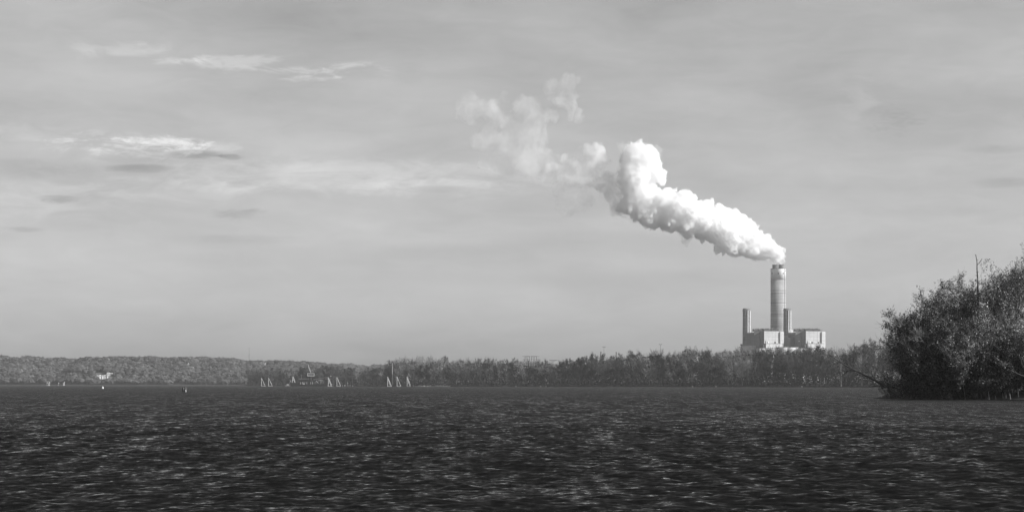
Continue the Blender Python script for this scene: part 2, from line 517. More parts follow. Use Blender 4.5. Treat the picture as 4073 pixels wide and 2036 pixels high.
def build_hill_forest(hz, hp, seed, label, nleaf, clear):
    rng = np.random.default_rng(seed)
    x0, x1, D0, depth, sp, ch = hp
    Vs, T, pts = [], [], []
    ylist = np.arange(D0 + 3, D0 + depth * 1.35, sp)
    for y in ylist:
        for x in np.arange(x0, x1, sp):
            xx, yy = x + rng.uniform(-.5, .5) * sp, y + rng.uniform(-.5, .5) * sp
            p = CX + xx / yy * F_PX
            z = hz(xx, yy)
            if z < -0.2: continue
            row = HY - (z + ch * 0.6 - CAM_H) / yy * F_PX
            if clear and any(abs(p - h[0]) < h[2] + 3 and -22 < yy - D - 0 < 3 + h[2] * .5 and rng.random() < 0.93 for (_, D), h in HPOS):
                continue
            if clear and any(abs(p - h[0]) < h[2] + 1 and D - 90 < yy < D and row < h[1] - 1 for (_, D), h in HPOS):
                continue
            pts.append((xx, yy, z))
    pts = np.array(pts)
    n = len(pts)
    kind = rng.random(n)
    rad = rng.uniform(0.7, 1.15, n) * sp * 1.0
    hgt = ch * rng.uniform(0.85, 1.15, n)
    tone = np.where(kind < 0.12, rng.uniform(0.05, 0.065, n), np.where(kind < 0.9, rng.uniform(0.07, 0.105, n), rng.uniform(0.12, 0.16, n)))
    d = rng.normal(size=(n, nleaf, 3)); d[..., 2] = np.abs(d[..., 2]) * 1.1 - 0.35
    d /= np.linalg.norm(d, axis=2)[..., None]
    lump = 1 + 0.25 * np.sin(d[..., 0] * 5 + kind[:, None] * 20) * np.sin(d[..., 2] * 6 + kind[:, None] * 33)
    rr = rng.uniform(0.72, 1.0, (n, nleaf)) * lump
    C = np.empty((n, nleaf, 3))
    C[..., 0] = pts[:, None, 0] + d[..., 0] * rr * rad[:, None]
    C[..., 1] = pts[:, None, 1] + d[..., 1] * rr * rad[:, None]
    C[..., 2] = pts[:, None, 2] + hgt[:, None] * 0.62 + d[..., 2] * rr * hgt[:, None] * 0.36
    C = C.reshape(-1, 3)
    V, F = leaf_quads(C, np.repeat(rad, nleaf) * rng.uniform(0.45, 0.75, n * nleaf), rng, up=0.6, aspect=0.9, out=d.reshape(-1, 3) + np.array((0, -0.5, 0.8)), mix=0.2)
    tn = np.repeat(np.repeat(tone, nleaf), 4)
    o = link('hillside_forest', mesh_np('hillside_forest', V, F, M['hill_leaf'], tone=tn))
    tag(o, label, 'woodland', kind='stuff')
build_hill_forest(hz1, hp1, 21, 'dense broadleaf woodland covering the hazy far bluff', 46, True)
build_hill_forest(hz2, hp2, 22, 'faint woodland along the low distant ridge', 18, False)

# ------------------------------------------------------------------ trees
def grow(rng, start, dirs, lens, r0, nseg, wob, trop, taper=0.35, droop=0.0):
    """N branches at once -> polylines (N,S+1,3), radii"""
    N = len(start)
    P = np.empty((N, nseg + 1, 3)); P[:, 0] = start
    d = dirs.copy()
    step = (np.asarray(lens) / nseg)[:, None]
    for s in range(nseg):
        d = d + rng.normal(size=(N, 3)) * wob
        d[:, 2] += trop - droop * (s / nseg)
        d /= np.linalg.norm(d, axis=1)[:, None]
        P[:, s + 1] = P[:, s] + d * step
    t = np.linspace(0, 1, nseg + 1)
    Rad = np.asarray(r0)[:, None] * (1 - (1 - taper) * t[None, :])
    return P, Rad

def tubes(P, Rad, k):
    N, S1 = P.shape[:2]
    T = np.gradient(P, axis=1)
    T /= np.linalg.norm(T, axis=2)[..., None] + 1e-9
    ref = np.where(np.abs(T[..., 2:3]) > 0.9, np.array((1., 0, 0)), np.array((0, 0, 1.)))
    U = np.cross(T, ref); U /= np.linalg.norm(U, axis=2)[..., None] + 1e-9
    Wv = np.cross(T, U)
    th = np.arange(k) * 2 * np.pi / k
    ring = U[:, :, None, :] * np.cos(th)[None, None, :, None] + Wv[:, :, None, :] * np.sin(th)[None, None, :, None]
    V = P[:, :, None, :] + ring * Rad[:, :, None, None]
    base = (np.arange(N)[:, None, None] * S1 + np.arange(S1 - 1)[None, :, None]) * k
    i = np.arange(k)[None, None, :]; j = (i + 1) % k
    F = np.stack((base + i, base + j, base + k + j, base + k + i), -1).reshape(-1, 4)
    return V.reshape(-1, 3), F

def children_of(rng, P, Rad, m, t0, t1, ang_lo, ang_hi):
    """m side shoots on every branch"""
    N, S1 = P.shape[:2]
    t = rng.uniform(t0, t1, (N, m)) * (S1 - 1)
    k = np.minimum(t.astype(int), S1 - 2); f = (t - k)[..., None]
    idx = np.arange(N)[:, None]
    a, b = P[idx, k], P[idx, k + 1]
    pos = a * (1 - f) + b * f
    d = b - a; d /= np.linalg.norm(d, axis=2)[..., None] + 1e-9
    rd = (Rad[idx, k] * (1 - f[..., 0]) + Rad[idx, k + 1] * f[..., 0])
    side = np.cross(d, rng.normal(size=d.shape)); side /= np.linalg.norm(side, axis=2)[..., None] + 1e-9
    an = rng.uniform(ang_lo, ang_hi, (N, m))[..., None]
    nd = d * np.cos(an) + side * np.sin(an)
    return pos.reshape(-1, 3), nd.reshape(-1, 3), rd.reshape(-1), (t / (S1 - 1)).reshape(-1)

def merge(parts):
    V, F, n = [], [], 0
    for v, f in parts:
        V.append(v); F.append(f + n); n += len(v)
    return np.concatenate(V), np.concatenate(F)

def make_tree(seed, H, spread, n1, n2, n3, nl, leaf, r0=0.25, first=0.2, lean=(0, 0), rmin=0.012, wob=0.10, up=0.12, k=(7, 5, 3, 3), ang=(0.5, 1.1), leafup=0.2, multi=1, shape=1.0, bare_tip=0.0):
    """returns (trunk V,F), (twigs V,F), (leaves V,F): trunk > limbs > branches > twigs > leaves"""
    rng = np.random.default_rng(seed)
    st = np.zeros((multi, 3)); st[:, :2] = rng.normal(size=(multi, 2)) * 0.35 * (multi > 1)
    dr = np.tile(np.array((lean[0], lean[1], 1.0)), (multi, 1)) + rng.normal(size=(multi, 3)) * np.array((.28, .28, 0)) * (multi > 1)
    dr /= np.linalg.norm(dr, axis=1)[:, None]
    hl = np.linalg.norm((lean[0], lean[1], 1.0))
    P0, R0 = grow(rng, st, dr, np.full(multi, H * 0.9 * hl) * rng.uniform(0.85, 1, multi), np.full(multi, r0), 9, 0.05, 0.02, 0.12)
    trunk = [tubes(P0, R0, k[0])]
    pos, nd, rd, t = children_of(rng, P0, R0, n1, first, 0.98, *ang)
    L1 = spread * rng.uniform(0.65, 1.1, len(pos)) * (0.35 + 0.9 * np.sin(np.clip((t - first) / (1 - first) * 0.8 + 0.16, 0, 1) * math.pi) ** shape)
    P1, R1 = grow(rng, pos, nd, L1, np.maximum(np.minimum(rd * 0.6, L1 * 0.028), rmin * 2), 6, wob, up, 0.25)
    trunk.append(tubes(P1, R1, k[1]))
    pos, nd, rd, t = children_of(rng, P1, R1, n2, 0.2, 1.0, 0.35, 0.95)
    pl = np.repeat(L1, n2)
    L2 = pl * rng.uniform(0.28, 0.55, len(pos)) * (1.15 - 0.5 * t)
    P2, R2 = grow(rng, pos, nd, L2, np.maximum(rd * 0.55, rmin * 1.4), 4, wob * 1.2, up, 0.35)
    twig = [tubes(P2, R2, k[2])]
    pos, nd, rd, t = children_of(rng, P2, R2, n3, 0.2, 1.0, 0.3, 0.9)
    L3 = np.repeat(L2, n3) * rng.uniform(0.35, 0.7, len(pos))
    P3, R3 = grow(rng, pos, nd, L3, np.maximum(rd * 0.6, rmin), 2, wob * 1.4, up, 0.5)
    twig.append(tubes(P3, R3, k[3]))
    leaves = None
    if nl:
        src = P3
        if bare_tip:                                       # leaves already shed on the weather side
            keep = src[:, 1, 0] > -bare_tip + rng.normal(size=len(src)) * 0.8
            src = src[keep]
        idx = rng.integers(0, len(src), len(src) * nl)
        t = rng.uniform(0.1, 2, len(idx)); kk = np.minimum(t.astype(int), 1); f = (t - kk)[:, None]
        C = src[idx, kk] * (1 - f) + src[idx, kk + 1] * f + rng.normal(size=(len(idx), 3)) * leaf * 0.7
        leaves = leaf_quads(C, leaf * rng.uniform(0.6, 1.3, len(idx)), rng, up=leafup, out=C - np.array((lean[0] * H * .5, lean[1] * H * .5, H * .5)), mix=0.45 if leaf > 0.3 else 0.8)
    parts = [merge(trunk), merge(twig), leaves]
    f = H / np.percentile((leaves if leaves is not None else parts[1])[0][:, 2], 99.3)
    return [None if p is None else (p[0] * np.array((1, 1, f)), p[1]) for p in parts]

def tree_meshes(name, res, mtrunk, mtwig, mleaf):
    t, w, l = res
    out = [('trunk', mesh_np(name + '_trunk', t[0], t[1], mtrunk, True))]
    tw = ('twigs', mesh_np(name + '_twigs', w[0], w[1], mtwig, True))
    out.append(tw)
    if l is not None:
        out.append(('crown', mesh_np(name + '_crown', l[0], l[1], mleaf)))
    else:
        out[-1] = ('crown', tw[1])
    return out

def put_tree(name, label, cat, meshes, loc, scale=(1, 1, 1), rz=0.0, group=None):
    t = thing(name, label, cat, loc, rz, group)
    t.scale = scale
    for nm, me in meshes:
        c = link(nm, me, t)
        if nm != 'trunk':
            c['kind'] = 'stuff'
    return t

# --- far wooded shore: several kinds, every tree its own object
TOPS = [(985, 1470), (1060, 1467), (1150, 1464), (1250, 1457), (1300, 1451), (1380, 1462), (1430, 1468), (1480, 1460), (1540, 1448), (1580, 1424), (1650, 1420), (1780, 1419), (1840, 1430), (1880, 1424), (1950, 1424),
        (2030, 1428), (2080, 1436), (2150, 1440), (2200, 1445), (2240, 1434), (2300, 1422), (2350, 1404), (2420, 1414), (2480, 1408), (2550, 1394), (2600, 1388), (2650, 1404), (2700, 1393), (2780, 1383), (2850, 1392), (2900, 1392),
        (2960, 1382), (3050, 1380), (3150, 1377), (3250, 1378), (3300, 1384), (3370, 1388), (3430, 1364), (3500, 1346), (3560, 1348), (3700, 1360), (4300, 1360)]
def top_row(px):
    return float(np.interp(px, [p for p, _ in TOPS], [t for _, t in TOPS]))

FK = (5, 4, 3, 3)
KINDS = {
    'bare_pale': [tree_meshes('bare_pale_%d' % s, make_tree(100 + s, 20, 8.5, 16, 8, 7, 0, 0, 0.34, 0.3, rmin=0.045, wob=0.13, up=0.14, k=FK, ang=(.4, .95)), M['bark_pale'], M['bark_pale'], None) for s in range(3)],
    'bare_dark': [tree_meshes('bare_dark_%d' % s, make_tree(110 + s, 20, 9.0, 15, 8, 7, 0, 0, 0.34, 0.3, rmin=0.045, wob=0.14, up=0.12, k=FK, ang=(.45, 1.0)), M['bark_mid'], M['bark_mid'], None) for s in range(3)],
    'dark': [tree_meshes('dark_%d' % s, make_tree(120 + s, 20, 7.5, 15, 6, 4, 10, 0.55, 0.3, 0.12, rmin=0.04, k=FK, leafup=.5), M['bark_mid'], M['bark_mid'], M['leaf_dark']) for s in range(3)],
    'mid': [tree_meshes('mid_%d' % s, make_tree(130 + s, 20, 7.5, 15, 6, 4, 8, 0.5, 0.3, 0.12, rmin=0.04, k=FK, leafup=.5), M['bark_mid'], M['bark_mid'], M['leaf_mid']) for s in range(3)],
    'pale': [tree_meshes('pale_%d' % s, make_tree(140 + s, 20, 7.0, 14, 6, 4, 5, 0.42, 0.3, 0.15, rmin=0.05, k=FK, leafup=.5, ang=(.35, .8)), M['bark_pale'], M['bark_pale'], M['leaf_pale']) for s in range(3)],
}
KLABEL = {'bare_pale': ('bare_tree', 'leafless pale-barked tree'), 'bare_dark': ('bare_tree', 'leafless dark-barked tree'), 'dark': ('leafy_tree', 'dark dense-leaved tree'),
          'mid': ('leafy_tree', 'mid-grey leafy tree'), 'pale': ('leafy_tree', 'thin pale-leaved tree')}
ZONES = [(1130, 'behind the paired mooring dolphins'), (1330, 'behind the dredge and its crane'), (1530, 'behind the conveyor boom'), (1645, 'around the tall pale pole'), (1800, 'behind the row of pale boulders'), (2060, 'between boulders and pylons'),
         (2230, 'around the portal pylons'), (2520, 'around the dark posts'), (2760, 'between dark posts and plant'), (2935, 'before the shaded stack'), (3130, 'below the tall chimney'), (3300, 'below the clear-standing boiler house'), (9999, 'beyond the half-fallen trunk')]
ROWS = ('at the water edge', 'in the middle of the wood', 'rising at the back of the wood')
def far_label(kd, px, row):
    z = next(t for lim, t in ZONES if px < lim)
    l = '%s %s %s' % (KLABEL[kd][1], ROWS[row], z)
    return KLABEL[kd][0], l, l
def far_trees():
    rng = np.random.default_rng(77)
    def kinds_at(px, row):
        if px < 1540: w = (0.05, 0.05, 0.2, 0.5, 0.2)
        elif px < 1860: w = (0.5, 0.2, 0.03, 0.2, 0.07)
        elif px < 2220: w = (0.1, 0.06, 0.14, 0.42, 0.28)
        elif px < 2520: w = (0.10, 0.2, 0.3, 0.3, 0.1)
        else: w = (0.2, 0.3, 0.12, 0.26, 0.12)
        w = np.array(w)
        if row == 0: w = w * (0.6, 1.0, 1.5, 1.2, 0.2)
        if row == 2: w = w * (1.5, 1.4, 0.6, 1.0, 1.0)
        return list(KINDS)[rng.choice(5, p=w / w.sum())]
    for row, (off, frac, step) in enumerate(((5, (0.45, 0.8), 5.4), (26, (0.8, 0.98), 5.0), (60, (0.94, 1.04), 4.6), (95, (0.86, 0.97), 5.2))):
        px, last, row = (992.0, 3720, row) if row < 3 else (2700.0, 3420, 2)
        while px < last:
            D = shore_D(px) + off + rng.uniform(-4, 8)
            kd = kinds_at(px, row)
            f = rng.uniform(*frac)
            Hm = ((HY - top_row(px)) / F_PX * D + CAM_H - 1.2) * f
            if 1255 < px < 1320 and row == 0: Hm *= 0.75
            if 2072 < px < 2152: Hm = min(Hm, ((HY - rng.uniform(1457, 1466)) / F_PX * D + CAM_H - 1.2))
            Hm = max(Hm, 6.0)
            nm, lab, grp = far_label(kd, px, row)
            s = Hm / 20.0
            ws = s ** 0.5 * rng.uniform(0.8, 1.15)
            var = KINDS[kd][rng.integers(0, 3)]
            p = at(px, D, z=1.1 if row == 0 else 1.4)
            put_tree(nm, lab, 'tree', var, p, (ws, ws, s), rng.uniform(0, 6.28), grp)
            px += step * rng.uniform(0.7, 1.35) * F_PX / D
far_trees()
for i, px in enumerate(range(2066, 2164, 8)):              # trees standing behind the pylons
    kd = ('mid', 'pale', 'bare_pale')[i % 3]
    D = 2060.0 + 11 * (i % 4)
    sz = ((HY - 1431 - 5 * (i % 2)) / F_PX * D + .8) / 20
    nm, lab, _g = KLABEL[kd][0], KLABEL[kd][1] + ' standing behind the portal pylons', 0
    put_tree(nm, lab, 'tree', KINDS[kd][i % 3], at(px, D, z=1.4), (sz ** .5, sz ** .5, sz), i * 1.3, lab)

def thicket():
    """undergrowth along the far water's edge that reads as one mass"""
    rng = np.random.default_rng(5)
    Cs = []
    for px in np.arange(984, 3760, 3.0):
        D0 = shore_D(px)
        n = 60
        D = D0 + rng.uniform(1, 75, n)
        h = (HY - top_row(px)) / F_PX * D0 + CAM_H
        z = 0.6 + np.minimum(rng.exponential(0.27, n), 0.8) * h * np.clip((D - D0) / 20 + 0.25, 0.25, 1)
        pp = px + rng.uniform(-3, 3, n)
        Cs.append(np.stack(((pp - CX) / F_PX * D, D, z), -1))
        if 2860 < px < 3420:                                # deeper wood before the plant
            n = 30
            D = D0 + rng.uniform(75, 125, n)
            Cs.append(np.stack(((px + rng.uniform(-3, 3, n) - CX) / F_PX * D, D, 1.0 + rng.uniform(0, 0.78, n) * h), -1))
    C = np.concatenate(Cs)
    V, F = leaf_quads(C, rng.uniform(0.6, 1.5, len(C)), rng, up=0.3, aspect=0.8)
    tag(link('shore_thicket', mesh_np('shore_thicket', V, F, M['leaf_dark'])), 'tangled dark undergrowth between the trees of the far shore', 'undergrowth', kind='stuff')
thicket()

syc = tree_meshes('sycamore', make_tree(301, 18, 7, 9, 5, 4, 0, 0, 0.30, 0.35, rmin=0.05, wob=0.16, up=0.12, k=FK, ang=(.4, .9)), M['bark_pale'], M['bark_pale'], None)
put_tree('bare_tree', 'white-trunked bare tree at the water beyond the leaning trunk', 'tree', syc, at(3428, 1383, z=0.9), (0.9, 0.9, 1.1), 1.0)
mb = MB(); pth = [at(3345, 1402, py=1536), at(3347, 1402, py=1500), at(3344, 1402, py=1470), at(3346, 1402, py=1440)]
o = thing('dead_snag', 'slim white dead trunk standing at the far water edge', 'dead tree', pth[0])
for a, b, r in zip(pth[:-1], pth[1:], (0.3, 0.24, 0.16)):
    mb.bar(Vector(a - pth[0]), Vector(b - pth[0]), r, r * 0.8)
mb.build('trunk', M['bark_pale'], o)
MB().bar((0.0, 0, 6.0), (1.2, 0.2, 8.4), 0.09, 0.04).build('branch', M['bark_pale'], o)

# --- near bank on the right with its clump of trees
BC, BRX, BRY = (79.0, 313.0), 29.0, 17.0
def bank_z(x, y):
    d = 1 - math.hypot((x - BC[0]) / BRX, (y - BC[1]) / BRY) + 0.05 * mnoise.noise((x / 4, y / 4, 2))
    return max(-0.6, min(1.1, d * 7.0)) + (0.2 * mnoise.noise((x / 2.5, y / 2.5, 7)) if d > 0.03 else 0)
def build_bank():
    xs, ys = np.arange(46, 112, 0.8), np.arange(292, 334, 0.8)
    V = np.array([(x, y, bank_z(x, y)) for y in ys for x in xs]); n, m = len(ys), len(xs)
    i = (np.arange(n - 1)[:, None] * m + np.arange(m - 1)[None, :])
    F = np.stack((i, i + 1, i + m + 1, i + m), -1).reshape(-1, 4)
    tag(link('river_bank', mesh_np('river_bank', V, F, M['soil'], True)), 'low muddy point of land under the near trees', kind='structure')
build_bank()

def near(px, D): 
    x = (px - CX) / F_PX * D
    return (x, D, bank_z(x, D) - 0.1)
def hgt(row, D): return CAM_H + (HY - row) / F_PX * D - 0.8

NEAR = [  # seed, column, distance, top row, spread, lean, leaves, bare side, label
    (401, 3688, 302, 1192, 5.6, (-0.10, 0), 13, 0, 'round-crowned leafy tree at the tip of the near bank'),
    (402, 3850, 304, 1105, 5.8, (-0.05, 0.02), 13, 0, 'broad leafy tree under the bare pole-like snag'),
    (403, 4038, 303, 1005, 6.0, (-0.02, 0), 13, 0, 'tallest leafy tree of the clump on the near bank'),
    (404, 3838, 300, 1225, 6.8, (-0.62, 0.05), 6, 4.2, 'tree leaning far out over the bank tip, its outer boughs bare'),
    (405, 3950, 308, 1110, 5.6, (0.0, 0), 13, 0, 'bushy tree filling the gap beside the tallest tree'),
    (406, 3745, 309, 1165, 5.6, (-0.06, 0), 13, 0, 'dark leafy tree behind the leaning tree'),
    (407, 4110, 308, 1015, 5.8, (0.03, 0), 12, 0, 'tall leafy tree beyond the tallest tree of the near clump'),
    (408, 3925, 299, 1230, 4.8, (-0.35, 0), 7, 0, 'half-bare tree tilting toward the leaning tree'),
    (409, 4000, 299, 1190, 4.8, (-0.06, 0), 11, 0, 'pale-flecked leafy tree in front of the tallest tree'),
    (410, 3662, 305, 1245, 4.6, (-0.05, 0), 13, 0, 'low dark tree behind the bank tip'),
    (415, 3632, 304, 1212, 4.0, (-0.05, 0), 13, 0, 'narrow leafy tree on the outer edge of the near clump'),
    (416, 3722, 306, 1172, 4.6, (-0.04, 0), 13, 0, 'full round leafy tree between the narrow outer tree and the leaning tree'),
    (412, 3890, 312, 1130, 5.6, (0.0, 0), 13, 0, 'leafy tree deep in the clump behind the snag'),
    (413, 4000, 313, 1075, 5.6, (0.0, 0), 13, 0, 'leafy tree deep in the clump behind the tallest tree'),
    (414, 3725, 314, 1195, 5.6, (-0.05, 0), 13, 0, 'leafy tree on the far side of the bank tip'),
    (411, 4090, 298, 1260, 4.2, (0, 0), 11, 0, 'short leafy tree at the water below the tallest tree'),
]
for seed, px, D, row, spr, lean, nl, bare, lab in NEAR:
    res = make_tree(seed, hgt(row - 4, D), spr * 1.1, 20, 9, 6, nl, 0.18, 0.19, 0.14, lean, rmin=0.012, wob=0.10, up=0.13, ang=(0.5, 1.15), leafup=0.2, bare_tip=bare, shape=0.65)
    put_tree('leafy_tree' if not bare else 'leaning_tree', lab, 'tree', tree_meshes('near_%d' % seed, res, M['bark_near'], M['twig_near'], M['leaf_near']), near(px, D))

# shrubs at the foot of the clump
shrub = [tree_meshes('shrub_%d' % s, make_tree(500 + s, 4.2, 2.3, 9, 6, 5, 12, 0.2, 0.05, 0.03, rmin=0.012, multi=3, ang=(.4, 1.2), k=(5, 4, 3, 3)), M['bark'], M['bark'], M['scrub']) for s in range(3)]
rng = np.random.default_rng(9)
for i, px in enumerate(np.linspace(3622, 4140, 17)):
    D = 298.5 + rng.uniform(0, 1.5) + (3.5 if px < 3640 else 0)
    s = rng.uniform(0.8, 1.35)
    lab = 'dark leafy shrub at the water edge ' + ('by the foot of the fallen trunk' if px < 3680 else 'below the leaning tree' if px < 3800 else 'below the pole-like snag' if px < 3940 else 'below the tallest near tree')
    put_tree('shrub', lab, 'shrub', shrub[i % 3], near(px, D), (s, s, s * rng.uniform(.85, 1.25)), rng.uniform(0, 6.28), lab)
for i, px in enumerate(np.linspace(3650, 4150, 13)):
    D = 306 + rng.uniform(-2, 8)
    s = rng.uniform(1.3, 1.9)
    lab = 'tall dark shrub between the trunks behind ' + ('the bank tip' if px < 3700 else 'the leaning tree' if px < 3820 else 'the half-bare tilting tree' if px < 3960 else 'the pale-flecked tree')
    put_tree('shrub', lab, 'shrub', shrub[(i + 1) % 3], near(px, D), (s, s, s), rng.uniform(0, 6.28), lab)

# slim pale saplings
sap = [tree_meshes('sapling_%d' % s, make_tree(520 + s, 6.0, 1.3, 7, 3, 2, 2, 0.16, 0.06, 0.45, (-0.15, 0), rmin=0.014, k=(5, 4, 3, 3)), M['bark_pale'], M['bark_mid'], M['leaf_near']) for s in range(2)]
for i, px in enumerate((3700, 3842, 3905, 3935, 3962, 3990, 4020, 4052)):
    put_tree('sapling', 'slim pale-stemmed sapling at the edge of the near bank', 'sapling', sap[i % 2], near(px, 298.2 + (i % 3) * .4), (1, 1, rng.uniform(.7, 1.1)), rng.uniform(-.6, .6), 'pale saplings on the near bank')

# the fallen-over trunk hanging above the water
def fallen():
    rng = np.random.default_rng(31)
    D = 299.0
    P = np.array([at(p, D, py=r) for p, r in ((3575, 1572), (3545, 1552), (3500, 1522), (3455, 1497), (3405, 1474), (3360, 1452), (3318, 1424))])
    base = P[0].copy(); P = P - base
    Rr = np.array((0.30, 0.26, 0.21, 0.17, 0.12, 0.07, 0.03))
    t = thing('fallen_tree', 'dark half-fallen tree trunk reaching out low over the water', 'tree', base)
    v, f = tubes(P[None], Rr[None], 7)
    link('trunk', mesh_np('fallen_trunk', v, f, M['bark'], True), t)
    pos, nd, rd, tt = children_of(rng, P[None], Rr[None], 26, 0.1, 1.0, 0.4, 1.1)
    nd = nd * (0.8, 0.6, 1.0) + np.array((-0.35, 0, 0.1)); nd /= np.linalg.norm(nd, axis=1)[:, None]
    P1, R1 = grow(rng, pos, nd, rng.uniform(1.0, 3.4, len(pos)), np.maximum(rd * 0.35, 0.02), 6, 0.16, 0.03, 0.3, 0.12)
    p2, n2, r2, _ = children_of(rng, P1, R1, 6, 0.2, 1.0, 0.4, 1.0)
    P2, R2 = grow(rng, p2, n2, rng.uniform(0.5, 1.5, len(p2)), np.maximum(r2 * 0.5, 0.013), 4, 0.2, 0.0, 0.5)
    v, f = merge([tubes(P1, R1, 4), tubes(P2, R2, 3)])
    tag(link('crown', mesh_np('fallen_crown', v, f, M['bark'], True), t), kind='stuff')
    C = P2[:, 1:].reshape(-1, 3); C = C[rng.random(len(C)) < 0.22]
    lv, lf = leaf_quads(C, rng.uniform(.1, .2, len(C)), rng)
    tag(link('leaf_cluster', mesh_np('fallen_leaves', lv, lf, M['leaf_near']), t), kind='stuff')
fallen()

# twiggy brush at the foot of the fallen trunk
br = tree_meshes('brush', make_tree(540, 2.6, 1.6, 10, 6, 4, 1, 0.14, 0.04, 0.05, (-0.3, 0), rmin=0.012, multi=4, ang=(.3, 1.0), k=(5, 4, 3, 3)), M['bark'], M['bark'], M['leaf_near'])
for px, D, lab in ((3548, 300.0, 'bare twiggy brush trailing in the water under the fallen trunk'), (3590, 300.5, 'twiggy brush rooted at the base of the fallen trunk')):
    x = (px - CX) / F_PX * D
    put_tree('brush', lab, 'brush', br, (x, D, max(-0.1, bank_z(x, D) - .1)), (1, 1, 1), 0.4 if px < 3560 else 2.0)

def snag():
    D = 305.0
    base = np.array(near(3897, D))
    T = [at(p, D, py=r) - base for p, r in ((3895, 1500), (3891, 1300), (3889, 1120), (3886, 1070), (3886, 1042), (3881, 1013))]
    t = thing('dead_snag', 'bare pole-like dead tree standing above the leafy crowns', 'dead tree', base)
    m = MB(); prev = Vector((0, 0, 0)); rr = 0.20
    for q in T:
        q = Vector(q); m.bar(prev, q, rr, rr * 0.78, 7); prev = q; rr *= 0.78
    m.build('trunk', M['bark'], t)
    for a, b, r in (((3886, 1054), (3895, 1046), .05), ((3895, 1046), (3906, 1029), .045), ((3888, 1084), (3893, 1080), .035), ((3886, 1036), (3891, 1031), .03), ((3883, 1018), (3878, 1012), .035), ((3886, 1085), (3882, 1082), .03)):
        MB().bar(Vector(at(a[0], D, py=a[1]) - base), Vector(at(b[0], D, py=b[1]) - base), r, r * .7, 5).build('branch', M['bark'], t)
snag()

